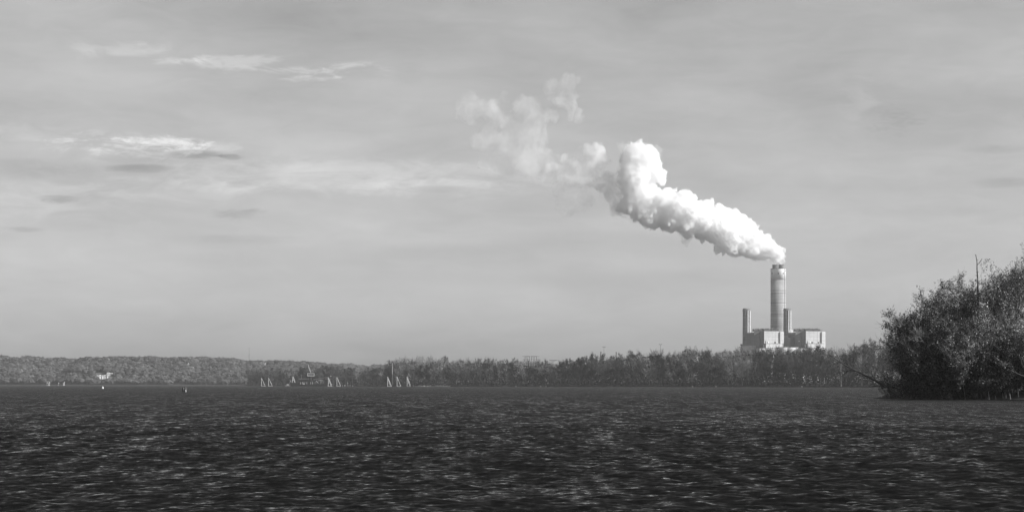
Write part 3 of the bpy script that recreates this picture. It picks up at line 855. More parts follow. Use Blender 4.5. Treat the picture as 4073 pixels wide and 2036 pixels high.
# ------------------------------------------------------------------ power station
PD = 2900.0
SC = PD / F_PX
TH = R(20)
def station():
    z_of = lambda row, D=PD: CAM_H + (HY - row) / F_PX * D
    # --- main chimney
    D = 2985.0
    c = at(3095.5, D, z=1.5)
    t = thing('chimney', 'tall wide concrete chimney with a white top band and two flues', 'chimney', c)
    zt, zb = z_of(1071, D) - 1.5, z_of(1113.5, D) - 1.5
    r = 30.3 * D / F_PX
    joints = [z_of(q, D) - 1.5 for q in (1168, 1205, 1252, 1300)]
    MB().lathe([(r * 1.03, 0), (r * 1.012, zb * 0.5), (r, zb)], 96).build('shell', M['concrete'], t, True)
    MB().lathe([(r * 1.006, zb), (r * 1.006, zt - 0.8), (r * 1.006, zt)], 96).build('top_band', M['white'], t, True)
    MB().lathe([(r * 1.015, zt), (r * 1.015, zt + 0.9), (r * 0.9, zt + 0.9)], 96).build('rim', M['mid'], t)
    for q in joints:
        f = 1.03 - 0.03 * q / zb
        MB().lathe([(r * f, q), (r * f + .12, q), (r * f + .12, q + .5), (r * f, q + .5)], 96, cap=False).build('joint_ring', M['dark'], t)
    hf = z_of(1053.5, D) - 1.5
    for cx in (3082.5, 3107.0):
        dx = (cx - 3095.5) * D / F_PX
        fl = MB().lathe([(r * 0.34, zt + .5), (r * 0.34, hf - 1.2), (r * 0.34, hf), (r * 0.27, hf), (r * 0.27, hf - 2.5)], 32, dx, 0).build('flue', M['flue'], t, True)
        for q in (0.3, 0.62):
            zz = zt + (hf - zt) * q
            MB().lathe([(r * .345, zz), (r * .36, zz), (r * .36, zz + .35), (r * .345, zz + .35)], 32, dx, 0, cap=False).build('stiffener', M['mid'], fl)
        MB().lathe([(r * .342, hf - .9), (r * .365, hf - .9), (r * .365, hf + .05), (r * .342, hf + .05)], 32, dx, 0, cap=False).build('lip', M['dark'], fl)
    for px, row in ((3064, 1077), (3121.5, 1077), (3069.5, 1088.5), (3092.5, 1088.5), (3112.5, 1088.5)):
        u = (px - 3095.5) / 30.3
        x, y = u * r, -math.sqrt(max(0, 1 - u * u)) * r
        a = math.atan2(y, x); zz = z_of(row, D) - 1.5
        MB().bar((math.cos(a) * r * .97, math.sin(a) * r * .97, zz), (math.cos(a) * r * 1.02, math.sin(a) * r * 1.02, zz), .95, .95, 10).build('port', M['dark'], t)
    MB().box(-.3, .3, -.2, .2, 0, zt).build('service_ladder', M['mid'], t, loc=(r * .78, -r * .66, 0), rz=0.86)
    # --- two short stacks
    for px, lab in ((2969.6, 'short dark concrete stack at the shaded end of the plant'), (3131.5, 'short concrete stack standing against the tall chimney')):
        D = 2962.0
        t = thing('stack', lab, 'chimney', at(px, D, z=1.5), group='short stacks of the plant')
        r = 15.6 * D / F_PX; zt = z_of(1226.5, D) - 1.5; zc = z_of(1236, D) - 1.5
        MB().lathe([(r * 1.14, 0), (r * 1.03, zt * 0.55), (r * .97, zt), (r * .8, zt), (r * .8, zt - 3)], 64).build('shell', M['stack'], t, True)
        MB().lathe([(r, zc), (r * 1.10, zc), (r * 1.10, zc + .8), (r, zc + .8)], 64, cap=False).build('platform_ring', M['mid'], t)
        for a, w_, m_ in ((-1.33, .55, 'white'), (-1.06, .28, 'dark'), (-0.80, .5, 'white')):
            f = 1.035
            MB().hexa([(-w_, -.3, 0), (w_, -.3, 0), (w_, .3, 0), (-w_, .3, 0), (-w_, -.3, zt * .97), (w_, -.3, zt * .97), (w_, .3, zt * .97), (-w_, .3, zt * .97)]
                      ).build('riser_pipe' if m_ == 'white' else 'service_ladder', M[m_], t, loc=(math.cos(a) * r * 1.10, math.sin(a) * r * 1.10, 0), rz=a + math.pi / 2)
    # --- two boiler houses, turned 20 degrees so that their shaded flank shows
    for i, (px, lab) in enumerate(((3039.9, 'tall pale boiler house in front of the chimney foot'), (3205.8, 'tall pale boiler house standing clear of the chimney'))):
        t = thing('boiler_house', lab, 'building', at(px, PD, z=1.5), TH, 'boiler houses of the plant')
        zt = z_of(1316.7) - 1.5; zl = z_of(1366.2) - 1.5
        MB().box(0, 27, 0, 29, zl - 1, zt).box(1.6, 27, .5, 29, 0, zl - 1).build('wall', M['clad'], t)
        MB().box(21.9, 27.05, -1.6, 8, 0, zt - .6).build('corner_tower', M['clad'], t)
        lo = MB().box(.9, 21.8, -3.2, 5, 0, zl).build('lower_wall', M['clad'], t)
        MB().box(.6, 22.1, -3.5, 0, zl, zl + .5).build('ledge', M['mid'], lo)
        MB().box(-.25, 27.3, -.25, 29, zt, zt + .55).build('parapet', M['mid'], t)
        rear = MB().box(1.0, 26, 29, 57, 0, zt - 1.4).build('rear_wall', M['clad_shade_dark'], t)  # rear block coloured darker to carry the shade of its flank
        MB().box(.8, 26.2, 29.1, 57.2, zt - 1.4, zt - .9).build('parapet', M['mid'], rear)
        MB().hexa([(-1.2, 12, 0), (0, 12, 0), (0, 29.5, 0), (-1.2, 29.5, 0), (-1.2, 12, zt - 1.2), (0, 12, zt - .6), (0, 29.5, zt - 4.8), (-1.2, 29.5, zt - 5.2)]).build('flank_bay', M['clad_shade_dark'], t)  # bay colour has the flank's shade painted in
        MB().box(-.25, 0, .02, 12, zl - 1, zt - .02).build('flank_shade_sheet', M['clad_shade_dark'], t)  # thin dark sheets over the flanks, added to stand in for shade
        MB().box(1.35, 1.6, .52, 29, 0, zl - 1.02).build('flank_shade_sheet', M['clad_shade_dark'], t)
        MB().box(-.55, -.25, 2.5, 5.5, zl + 2, zt - 8).build('flank_panel', M['clad_shade_dark'], t)
        MB().box(.65, .9, -3.2, .4, 0, zl - .02).build('flank_shade_sheet', M['clad_shade_dark'], lo)
        for j, (u0, u1) in enumerate(((3.5, 9.0), (12.5, 20.0)) if i == 0 else ((6.0, 13.5), (15.5, 21.5))):
            w_ = .5 * (u1 - u0)
            MB().hexa([(u0 + w_ * .5, -.25, zl + .6), (u0 + w_ * 1.0, -.25, zl + .6), (u0 + w_ * 1.0, .1, zl + .6), (u0 + w_ * .5, .1, zl + .6),
                       (u0 + w_ * .42, -.25, zl + 2.3), (u0 + w_ * 1.12, -.25, zl + 2.3), (u0 + w_ * 1.12, .1, zl + 2.3), (u0 + w_ * .42, .1, zl + 2.3)]).build('louvre', M['dark'], t)
        for q in range(1, 6):
            zz = zl + (zt - zl) * q / 6
            MB().box(.1, 21.8, -.06, .02, zz, zz + .14).build('panel_joint', M['mid'], t)
        for q in (5.5, 11, 16.5):
            MB().box(q, q + .14, -.07, .02, zl + .6, zt - .1).build('panel_joint', M['mid'], t)
            MB().box(q, q + .14, -3.26, -3.18, 30, zl - .1).build('panel_joint', M['mid'], lo)
        MB().box(1.6, 2.1, -.35, .05, zl + .6, zl + 3.6).build('drain_pipe', M['dark'], t)
        MB().box(5, 6.5, -.5, .05, zl + .7, zl + 2.8).build('duct', M['white'], t)
        # roof ventilators: dark boxes under pale tilted hoods
        for v0, u0, u1, hh in ((2.5, .5, 11, 3.4), (2.5, 11.8, 21.5, 3.4), (18, 1.5, 10, 3.6), (38, 4, 15, 4.4)):
            vent = MB().box(u0, u1, v0, v0 + 4.5, zt + .55, zt + .55 + hh * .62).build('roof_ventilator', M['dark'], t)
            n = 3
            for q in range(n):
                a, b = u0 + (u1 - u0) * q / n, u0 + (u1 - u0) * (q + 1) / n - .25
                z0 = zt + .55 + hh * .68
                MB().hexa([(a, v0 - .6, z0), (b, v0 - .6, z0 + .5), (b, v0 + 5, z0 + .5), (a, v0 + 5, z0), (a, v0 - .6, z0 + .45), (b, v0 - .6, z0 + .95), (b, v0 + 5, z0 + .95), (a, v0 + 5, z0 + .45)]).build('hood', M['dark'] if q % 2 else M['mid'], vent)
        MB().box(22.5, 23.2, 3, 3.7, zt - .6, zt + 2.6).build('vent_pipe', M['mid'], t)
        MB().box(24.2, 24.9, 3, 3.7, zt - .6, zt + 2.2).build('vent_pipe', M['mid'], t)
        if i == 1:
            for q in (2.2, 4.2, 6.0):
                MB().box(-.0 + q, 1.1 + q, 50, 52, zt - .9, zt + 2.6).build('vent_pipe', M['white'], t)
            MB().box(-1.5, -1.2, 15, 17.5, zt - 13, zt - 11.8).build('gantry', M['white'], t)
    # --- turbine hall between and other blocks
    zt = z_of(1341.7) - 1.5
    t = thing('turbine_hall', 'shaded block joining the two boiler houses', 'building', at(3205.8, PD, z=1.5), TH)
    zz = zt
    MB().box(-6.5, -.3, 30.5, 66, 0, zz).build('wall', M['clad_shade_dark'], t)  # wall colour includes the shade on this side
    up = MB().box(-3.5, .7, 44, 66, zz, z_of(1330) - 1.5).build('upper_storey', M['clad_shade_dark'], t)
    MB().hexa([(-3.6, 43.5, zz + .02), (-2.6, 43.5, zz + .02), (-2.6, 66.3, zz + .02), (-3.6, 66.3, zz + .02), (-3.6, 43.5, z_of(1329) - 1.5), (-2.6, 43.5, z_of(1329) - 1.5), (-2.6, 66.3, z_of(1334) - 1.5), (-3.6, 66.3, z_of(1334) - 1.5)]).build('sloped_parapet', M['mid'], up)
    MB().box(-6.7, .2, 30.3, 66.2, zz, zz + .4).build('parapet', M['mid'], t)
    MB().box(-.5, -.28, 32, 43, z_of(1333) - 1.5, z_of(1329.5) - 1.5).build('louvre', M['dark'], t)
    t = thing('gallery_building', 'low white gallery in front of the gap between the boiler houses', 'building', at(3118, PD - 10, z=1.5), TH)
    zz = z_of(1380) - 1.5
    MB().box(0, 20.5, 0, 14, 0, zz - .5).build('wall', M['white'], t)
    MB().box(-.3, 20.8, -.3, 14.3, zz - .5, zz).build('roof', M['mid'], t)
    t = thing('annex', 'low pale annex before the boiler house by the chimney', 'building', at(3022, PD - 14, z=1.5), TH)
    zz = z_of(1384) - 1.5
    MB().box(0, 27, 0, 10, 0, zz - .4).build('wall', M['clad'], t)
    MB().box(-.3, 27.3, -.3, 10.3, zz - .4, zz).build('roof', M['mid'], t)
    t = thing('annex', 'low pale annex before the boiler house clear of the chimney', 'building', at(3188, PD - 14, z=1.5), TH)
    MB().box(0, 34, 0, 10, 0, zz - .4).build('wall', M['clad'], t)
    MB().box(-.3, 34.3, -.3, 10.3, zz - .4, zz).build('roof', M['mid'], t)
    t = thing('duct_house', 'low dark building at the foot of the shaded short stack', 'building', at(2951, PD - 5, z=1.5), 0)
    zz = z_of(1374.5) - 1.5
    MB().box(0, 17.5, 0, 30, 0, zz - .6).build('wall', M['clad_shade_dark'], t)
    MB().box(4.6, 17.8, -.4, 30.4, zz - .6, zz).build('roof', M['mid'], t)
    MB().box(-1.2, 1, 3, 8, zz - .4, zz + 2.2).build('hopper', M['dark'], t)
    t = thing('floodlight_mast', 'slim mast with a square floodlight beside the low dark building', 'light mast', at(2942, PD - 20, z=1.5))
    zz = z_of(1384) - 1.5
    MB().bar((0, 0, 0), (0, 0, zz), .28, .2).build('mast', M['mid'], t)
    MB().box(-.9, .9, -.4, .4, zz - .2, zz + 1.9).build('lamp_head', M['white'], t)
    MB().box(-.55, .55, -.46, -.42, zz + .2, zz + 1.5).build('lens', M['dark'], t)
station()

# ------------------------------------------------------------------ poles, masts and pylons
def lamp_pole(px, D, top, label, mat, head=True, r=0.22, group=None):
    b = at(px, D, z=1.3)
    t = thing('light_pole', label, 'light pole', b, 0, group)
    h = CAM_H + (HY - top) / F_PX * D - 1.3
    MB().bar((0, 0, 0), (0, 0, h), r, r * .6, 8).build('pole', mat, t)
    if head:
        MB().bar((-.75, 0, h), (.75, 0, h), .1).build('crossarm', mat, t)
        for s in (-1, 1):
            MB().box(s * .75 - .3, s * .75 + .3, -.25, .25, h - .25, h + .12).build('lamp_head', M['dark'], t)
lamp_pole(1560.5, 1935, 1443, 'tall pale pole at the water beside the mooring dolphins', M['pale'], True, .22)
lamp_pole(2402.5, 1700, 1379, 'tall twin-lamp pole above the dark trees by two dark posts', M['mid'], True)
lamp_pole(2627, 1668, 1369, 'tall twin-lamp pole nearest the plant above the trees', M['mid'], True)
for px, row, lab in ((2390, 1400, 'dark post beside the twin-lamp pole above the trees'), (2451, 1401, 'dark post above the trees apart from any lamp pole')):
    t = thing('post', lab, 'post', at(px, 1695, z=1.3))
    h = CAM_H + (HY - row) / F_PX * 1695 - 1.3
    MB().bar((0, 0, 0), (0, 0, h), .36, .3, 8).build('shaft', M['dark'], t)
    MB().bar((0, 0, h), (0, 0, h + .35), .42, .42, 8).build('cap', M['dark'], t)

def mast():
    D = 3400.0
    b = at(991, D, z=hz1(at(991, D, z=0)[0], D) - .5)
    t = thing('radio_mast', 'slender guyed radio mast rising from the bluff top', 'mast', b)
    top = CAM_H + (HY - 1385) / F_PX * D - b[2]; mid = CAM_H + (HY - 1409) / F_PX * D - b[2]
    m = MB()
    for x, y in ((-.55, 0), (.55, 0), (0, .9)):
        m.bar((x, y, 0), (x, y, mid), .14)
    for i in range(12):
        z0, z1 = mid * i / 12, mid * (i + 1) / 12
        s = 1 if i % 2 else -1
        m.bar((-.55 * s, 0, z0), (.55 * s, 0, z1), .08)
    m.build('lattice', M['mid'], t)
    MB().bar((0, .3, mid - 1), (0, .3, top), .26, .2).build('upper_pole', M['mid'], t)
    MB().bar((0, .3, top), (0, .3, top + .9), .36, .3).build('beacon', M['dark'], t)
mast()

def pylon(px_posts, D, label):
    b = at(px_posts[1], D, z=1.4)
    t = thing('pylon', label, 'pylon', b, 0, 'portal pylons of the far shore')
    ht = CAM_H + (HY - 1418) / F_PX * D - 1.4
    xs = [(p - px_posts[1]) / F_PX * D for p in px_posts]
    for x in xs:
        MB().bar((x, 0, 0), (x, 0, ht), .36, .32, 8).build('post', M['mid'], t)
    MB().box(xs[0] - .3, xs[-1] + .3, -.3, .3, ht, ht + .5).build('crossbeam', M['mid'], t)
    for row, ex in ((1428, 2.2), (1442, 1.6), (1453.5, 2.4)):
        z = CAM_H + (HY - row) / F_PX * D - 1.4
        MB().bar((xs[0] - ex, -.35, z), (xs[-1] + ex, -.35, z), .09).build('crossarm', M['mid'], t)
    MB().bar((xs[0] - 2.6, 0.4, ht + .25), (xs[-1] + 2.4, 0.4, ht + .25), .11).build('conductor', M['dark'], t)
pylon((2089, 2096.5, 2106), 2000, 'steel portal pylon on the side toward the mooring dolphins')
pylon((2115.5, 2124.5, 2134.5), 2003, 'steel portal pylon on the side toward the power station')
t = thing('utility_pole', 'pole with a broad crossarm and wires behind the shore trees', 'utility pole', at(2200, 1960, z=1.4))
h = CAM_H + (HY - 1432) / F_PX * 1960 - 1.4
MB().bar((0, 0, 0), (0, 0, h + .2), .2, .16).build('pole', M['mid'], t)
MB().box(-3.4, 3.4, -.15, .15, h - .2, h + .15).build('crossarm', M['dark'], t)
for s in (-1, 1):
    MB().bar((s * 2.2, 0, h - .2), (0, 0, h - 1.3), .11).build('brace', M['dark'], t)
MB().bar((3.2, 0, h), (32, 40, h - .2), .05).build('wire', M['dark'], t)

# ------------------------------------------------------------------ mooring dolphins in the water
FR = [(1040, 1504.5, 2180, 0), (1068, 1504, 2180, 0), (1305.5, 1501.5, 1990, 1), (1339.8, 1501, 1990, 0), (1541.6, 1499.5, 1880, 1), (1579, 1499.5, 1880, 0), (1619, 1499.5, 1880, 1)]
FLAB = {1040: 'white triangular mooring dolphin farthest from the dredge', 1068: 'white triangular mooring dolphin of the pair before the wooded point, on the dredge side',
        1305.5: 'white triangular mooring dolphin close against the dredge stern', 1339.8: 'white triangular mooring dolphin under the conveyor boom',
        1541.6: 'white triangular mooring dolphin before the tall pale pole', 1579: 'thin white mooring dolphin just past the tall pale pole', 1619: 'white double-strutted mooring dolphin at the start of the pale rocks'}
for px, top, D, dbl in FR:
    t = thing('mooring_dolphin', FLAB[px], 'mooring dolphin', at(px, D, z=-.4), 0, 'white mooring dolphins along the shore')
    s = D / F_PX
    h = CAM_H + (HY - top) / F_PX * D + .4
    w = 15.5 * s
    MB().bar((0, 0, 0), (0, 0, h), .20, .18, 8).build('post', M['pale'], t)
    MB().bar((w, 0, .3), (.25, 0, h - .2), .18, .16, 8).build('strut', M['pale'], t)
    if dbl:
        MB().bar((w * .72, 1.4, .3), (.15, .2, h - .6), .17, .15, 8).build('strut', M['pale'], t)
    MB().bar((0, 0, .55), (w, 0, .55), .15, .15).build('tie_beam', M['pale'], t)
    if dbl:
        MB().bar((0, 0, h * .42), (w * .5, 0, h * .42), .1).build('rung', M['pale'], t)
    MB().bar((0, 0, h), (0, 0, h + .25), .36, .3, 8).build('cap', M['white'], t)

# ------------------------------------------------------------------ dredge with crane, work boats, conveyor
def dredge():
    D = 2060.0; s = D / F_PX / 7.36
    X = lambda cx: (cx - 700) * s
    Z = lambda cyy: (785 - cyy) * s
    b = at(1130 + 700 / 7.36, D, z=0)
    t = thing('dredge_barge', 'dark dredge barge with deckhouses moored by the wooded shore', 'barge', b)
    MB().hexa([(X(470), -4, -.5), (X(1270), -4, -.5), (X(1270), 4, -.5), (X(470), 4, -.5), (X(455), -4.3, Z(722)), (X(1285), -4.3, Z(722)), (X(1285), 4.3, Z(722)), (X(455), 4.3, Z(722))]).build('hull', M['hull'], t)
    MB().box(X(440), X(560), -2.5, 2.5, Z(665), Z(572)).build('deckhouse', M['hull'], t)
    MB().box(X(565), X(812), -3, 3, Z(718), Z(575)).build('deckhouse', M['hull'], t)
    MB().box(X(1200), X(1300), -2.6, 2.6, Z(720), Z(570)).build('deckhouse', M['hull'], t)
    for c0, c1, cz in ((555, 735, 566), (435, 560, 566), (540, 650, 675), (1205, 1360, 562)):
        MB().bar((X(c0), -3.15, Z(cz)), (X(c1), -3.15, Z(cz)), .09).build('railing', M['pale'], t)
    for c0 in (490, 540, 670, 780, 835):
        MB().box(X(c0), X(c0) + .32, -3.6, -3.3, Z(722), Z(660)).build('stanchion', M['pale'], t)
    MB().box(X(568), X(612), -3.9, -3.2, Z(730), Z(700)).build('locker', M['white'], t)
    MB().bar((X(515), -2.6, Z(575)), (X(515), -2.6, Z(440)), .16, .12).build('spud_mast', M['mid'], t)
    MB().box(X(505), X(525), -2.8, -2.4, Z(470), Z(440)).build('mast_head', M['mid'], t)
    for c0, c1, z0, z1 in ((905, 915, 715, 655), (940, 948, 715, 655), (905, 948, 660, 650), (1065, 1080, 720, 625), (1105, 1120, 700, 610), (1120, 1190, 640, 630), (1150, 1165, 700, 650)):
        MB().box(X(c0), X(c1), -3.4, -3.1, Z(z0), Z(z1)).build('deck_frame', M['mid'], t)
    MB().bar((X(945), -3, Z(625)), (X(1010), -3, Z(690)), .16).build('deck_brace', M['pale'], t)
    MB().bar((X(1020), -2.5, Z(615)), (X(1150), -2.5, Z(608)), .12).build('pipe', M['pale'], t)
    MB().bar((X(860), -2, Z(590)), (X(1180), -2, Z(532)), .30, .2).bar((X(1180), -2, Z(532)), (X(1370), -2, Z(492)), .2, .16).build('boom', M['mid'], t)
    MB().box(X(1366), X(1384), -2.2, -1.8, Z(508), Z(474)).build('boom_head', M['pale'], t)
    # crane on the barge: its own thing
    c = thing('crane', 'crane cab with a tall pointed mast standing on the dredge', 'crane', (b[0], b[1] - .0, Z(575)))
    Zc = lambda q: Z(q) - Z(575)
    MB().lathe([(.040 * 36, 0), (1.25, .3), (1.25, Zc(492))], 20, X(765)).build('pedestal', M['dark'], c)
    MB().box(X(685), X(882), -1.8, 1.8, Zc(490), Zc(398)).build('cab', M['mid'], c)
    for a in (((X(690), Zc(404)), (X(880), Zc(404))), ((X(882), Zc(404)), (X(882), Zc(486))), ((X(690), Zc(486)), (X(882), Zc(486))), ((X(690), Zc(404)), (X(690), Zc(486)))):
        MB().bar((a[0][0], -1.9, a[0][1]), (a[1][0], -1.9, a[1][1]), .13).build('cab_edge', M['white'], c)
    MB().hexa([(X(650), -1.5, Zc(502)), (X(720), -1.5, Zc(502)), (X(720), 1.5, Zc(502)), (X(650), 1.5, Zc(502)), (X(612), -1.2, Zc(488)), (X(684), -1.5, Zc(430)), (X(684), 1.5, Zc(430)), (X(612), 1.2, Zc(488))]).build('counterweight', M['dark'], c)
    MB().bar((X(688), -.8, Zc(400)), (X(696), 0, Zc(130)), .2, .14).build('mast_leg', M['dark'], c)
    MB().bar((X(688), .8, Zc(400)), (X(696), 0, Zc(130)), .2, .14).build('mast_leg', M['dark'], c)
    MB().bar((X(785), -.8, Zc(395)), (X(697), -.1, Zc(135)), .17, .12).build('back_stay', M['pale'], c)
    MB().bar((X(740), .4, Zc(398)), (X(697), .1, Zc(140)), .07, .06).build('hoist_rope', M['dark'], c)
    # tug with the white A-frame
    u = thing('work_boat', 'dark work boat with a white A-frame at the dredge bow', 'boat', (b[0], b[1] - 2, 0))
    MB().hexa([(X(215), -2, -.4), (X(462), -2, -.4), (X(462), 2, -.4), (X(215), 2, -.4), (X(185), -1.6, Z(672)), (X(452), -2.2, Z(684)), (X(452), 2.2, Z(684)), (X(185), 1.6, Z(672))]).build('hull', M['hull'], u)
    for a, c2 in (((245, 672), (262, 505)), ((330, 675), (268, 505))):
        MB().bar((X(a[0]), -.6, Z(a[1])), (X(c2[0]), 0, Z(c2[1])), .2, .2).build('frame_leg', M['white'], u)
    MB().bar((X(252), -.4, Z(600)), (X(303), -.4, Z(600)), .14).build('frame_bar', M['white'], u)
    MB().box(X(256), X(276), -.3, .3, Z(530), Z(500)).build('frame_head', M['white'], u)
    MB().bar((X(215), -1.3, Z(664)), (X(178), -1, Z(598)), .12).build('bow_rail', M['pale'], u)
    MB().bar((X(190), -1.4, Z(678)), (X(245), -1.6, Z(682)), .12).build('bow_rail', M['pale'], u)
    # pale skiff at its bow
    k = thing('skiff', 'small pale skiff floating at the bow of the work boat', 'boat', (b[0], b[1] - 3, 0))
    MB().hexa([(X(40), -.8, -.2), (X(178), -.9, -.2), (X(178), .9, -.2), (X(40), .8, -.2), (X(22), -.9, Z(752)), (X(184), -1, Z(752)), (X(184), 1, Z(752)), (X(22), .9, Z(752))]).build('hull', M['mid'], k)
    MB().box(X(85), X(150), -.7, .7, Z(752), Z(722)).build('cabin', M['pale'], k)
    # conveyor boom on the shore side
    v = thing('conveyor', 'long raised conveyor boom reaching from the dredge to the trees', 'conveyor', (b[0], b[1] + 8, 0))
    MB().bar((X(1425), 0, Z(512)), (X(2390), 6, Z(487)), .26, .26).build('upper_pipe', M['dull'], v)
    MB().bar((X(1590), 1.5, Z(570)), (X(1950), 4, Z(557)), .15, .15).build('lower_pipe', M['dull'], v)
    for c0, z0 in ((1425, 512), (1560, 508), (1780, 502), (1975, 498), (2180, 492)):
        MB().bar((X(c0), (c0 - 1425) / 965 * 6, -.5), (X(c0), (c0 - 1425) / 965 * 6, Z(z0)), .17).build('trestle_leg', M['dull'], v)
    for c0, z0, w_ in ((1705, 740, .2), (1770, 738, .3), (1850, 665, .12), (1877, 745, .12), (1925, 745, .25), (2000, 752, .35)):
        tag(MB().lathe([(w_ * 1.1, -.5), (w_, Z(z0) - .1), (w_ * .5, Z(z0))], 10).build('mooring_pile', M['pale'], loc=(b[0] + X(c0), b[1] + 3, 0)), 'small pale pile in the water under the conveyor boom', 'pile', 'pale piles under the conveyor')
dredge()

# pale rocks along the water edge past the frames
rng = np.random.default_rng(41)
def rock_mesh(seed):
    r = np.random.default_rng(seed)
    m = MB().lathe([(.35, -.3), (.62, .0), (.58, .45), (.36, .85), (.1, .98)], 8)
    V = np.array(m.v); V += r.normal(size=V.shape) * .09
    m.v = [tuple(v) for v in V]
    return m.mesh('boulder', M['rock'])
rocks = [rock_mesh(s) for s in range(4)]
for i, px in enumerate(np.linspace(1643, 1790, 44)):
    D = shore_D(px) - 6 + rng.uniform(-2, 1)
    o = link('boulder', rocks[i % 4], None, at(px + rng.uniform(-1.2, 1.2), D, z=0.0), rng.uniform(0, 6))
    q = rng.uniform(.35, .85)
    o.scale = (q, q, q * rng.uniform(.8, 1.7))
    tag(o, 'pale boulder in the row along the water edge past the mooring dolphins', 'boulder', 'pale boulders at the far water edge')
for px, lab in ((2052, 'lone pale boulder at the water below the pylons'), (2150, 'pale boulder at the water under a bleached bush'), (2172, 'flat pale boulder beside the one under the bleached bush'), (2755, 'white boulder at the water below the twin-lamp poles'), (2848, 'pale stump-like boulder at the water below the shaded stack'), (3190, 'pale boulder at the water below the boiler houses')):
    o = link('boulder', rocks[int(px) % 4], None, at(px, shore_D(px) - 3, z=0.0), 1.0)
    o.scale = (1.0, 1.0, .9)
    tag(o, lab, 'boulder')

# ------------------------------------------------------------------ buoys
def buoys():
    D = 1005.0
    t = thing('buoy', 'small white cone-topped buoy on the open water below the white house', 'buoy', at(408.5, D, z=-.15))
    MB().lathe([(.30, -.3), (.42, 0), (.42, .38), (.36, .6), (.2, 1.05), (.10, 1.15)], 24).build('body', M['white'], t, True)
    MB().lathe([(.425, .1), (.432, .1), (.432, .2), (.425, .2)], 24, cap=False).build('band', M['mid'], t)
    MB().bar((0, 0, 1.12), (0, 0, 1.32), .05, .05).build('topmark', M['dark'], t)
    D = 578.0
    t = thing('marker_piles', 'dark twin-pile marker with a white face on the open water', 'marker', at(732.5, D, z=-.2))
    t.scale = (1.6, 1.6, 1.2)
    for x, y, h, r in ((-.16, 0, 1.16, .2), (.17, .1, 1.18, .19)):
        MB().lathe([(r, -.6), (r, h - .12), (r * .75, h), (r * .3, h + .05)], 16, x, y).build('pile', M['dark'], t, True)
    MB().lathe([(.06, -.3), (.065, .55), (.04, .62)], 12, .27, -.12).build('white_panel', M['white'], t, True)
    MB().bar((-.3, -.16, .45), (.3, -.14, .45), .05).build('lashing', M['dark'], t)
buoys()
for px, D, h, lab in ((801, 2900, 2.6, 'thin dark channel post before the hazy bluff, on its open side'), (819.5, 2900, 2.9, 'thin dark channel post before the hazy bluff, toward the wooded point'), (21, 2900, 2.6, 'dark post on the far shore below the bluff'), (175, 2950, 2.4, 'dark post beside a pale board at the far landing')):
    t = thing('channel_post', lab, 'post', at(px, D, z=-.5))
    MB().bar((0, 0, 0), (0, 0, h + .5), .42, .34, 8).build('pile', M['dark'], t)
    MB().box(-.1, .5, -.5, -.42, h - .9, h + .2).build('board', M['mid'] if px > 100 else M['dark'], t)

# ------------------------------------------------------------------ houses on the bluff and the landing
def small_house(name, loc, w, d, h, label, cat='house', group=None, rz=0.0, nwin=2, gable=0.5):
    t = thing(name, label, cat, loc, rz, group)
    MB().box(-w / 2, w / 2, -d / 2, d / 2, -3, h).build('wall', M['house'], t)
    e, g = .35, h + d * gable * .5
    rf = MB(); n = 0
    rf.v = [(-w / 2 - e, -d / 2 - e, h + .02), (w / 2 + e, -d / 2 - e, h + .02), (w / 2 + e, d / 2 + e, h + .02), (-w / 2 - e, d / 2 + e, h + .02), (-w / 2 - e, 0, g), (w / 2 + e, 0, g)]
    rf.q = [(0, 1, 5, 4), (2, 3, 4, 5), (3, 2, 1, 0)]; rf.t = [(0, 4, 3), (1, 2, 5)]
    r = rf.build('roof', M['roof'], t)
    MB().box(w * .2, w * .2 + .8, .4, 1.1, h, g + 1.0).build('chimney', M['house'], r)
    for i in range(nwin):
        x = -w / 2 + w * (i + .5) / nwin
        wd = MB().box(x - .7, x + .7, -d / 2 - .06, -d / 2 + .02, h * .45, h * .8).build('window', M['glass'], t)
    MB().box(-.5, .5, -d / 2 - .05, -d / 2 + .02, 0, 2.1).build('door', M['mid'], t)
    return t
SM = ['small white house high on the bluff beside the mansion lawn', 'small white house alone below the ridge past the mansion', 'small white cabin just under the lone white house', 'small white house among trees near the bluff top',
      'pale house high on the bluff between mansion and mast', 'tiny white house below the mansion clearing', 'white cottage halfway down the bluff, one of a close pair', 'brighter white cottage of the close pair halfway down the bluff',
      'white cottage beside the wooded point, first of two', 'white cottage partly hidden behind the wooded point', 'tiny white house near the bluff top above the landing', 'white house on the bluff behind the pair of mooring dolphins',
      'white house on the bluff toward the crane mast', 'tiny white house on the bluff above the mooring dolphins']
si = 0
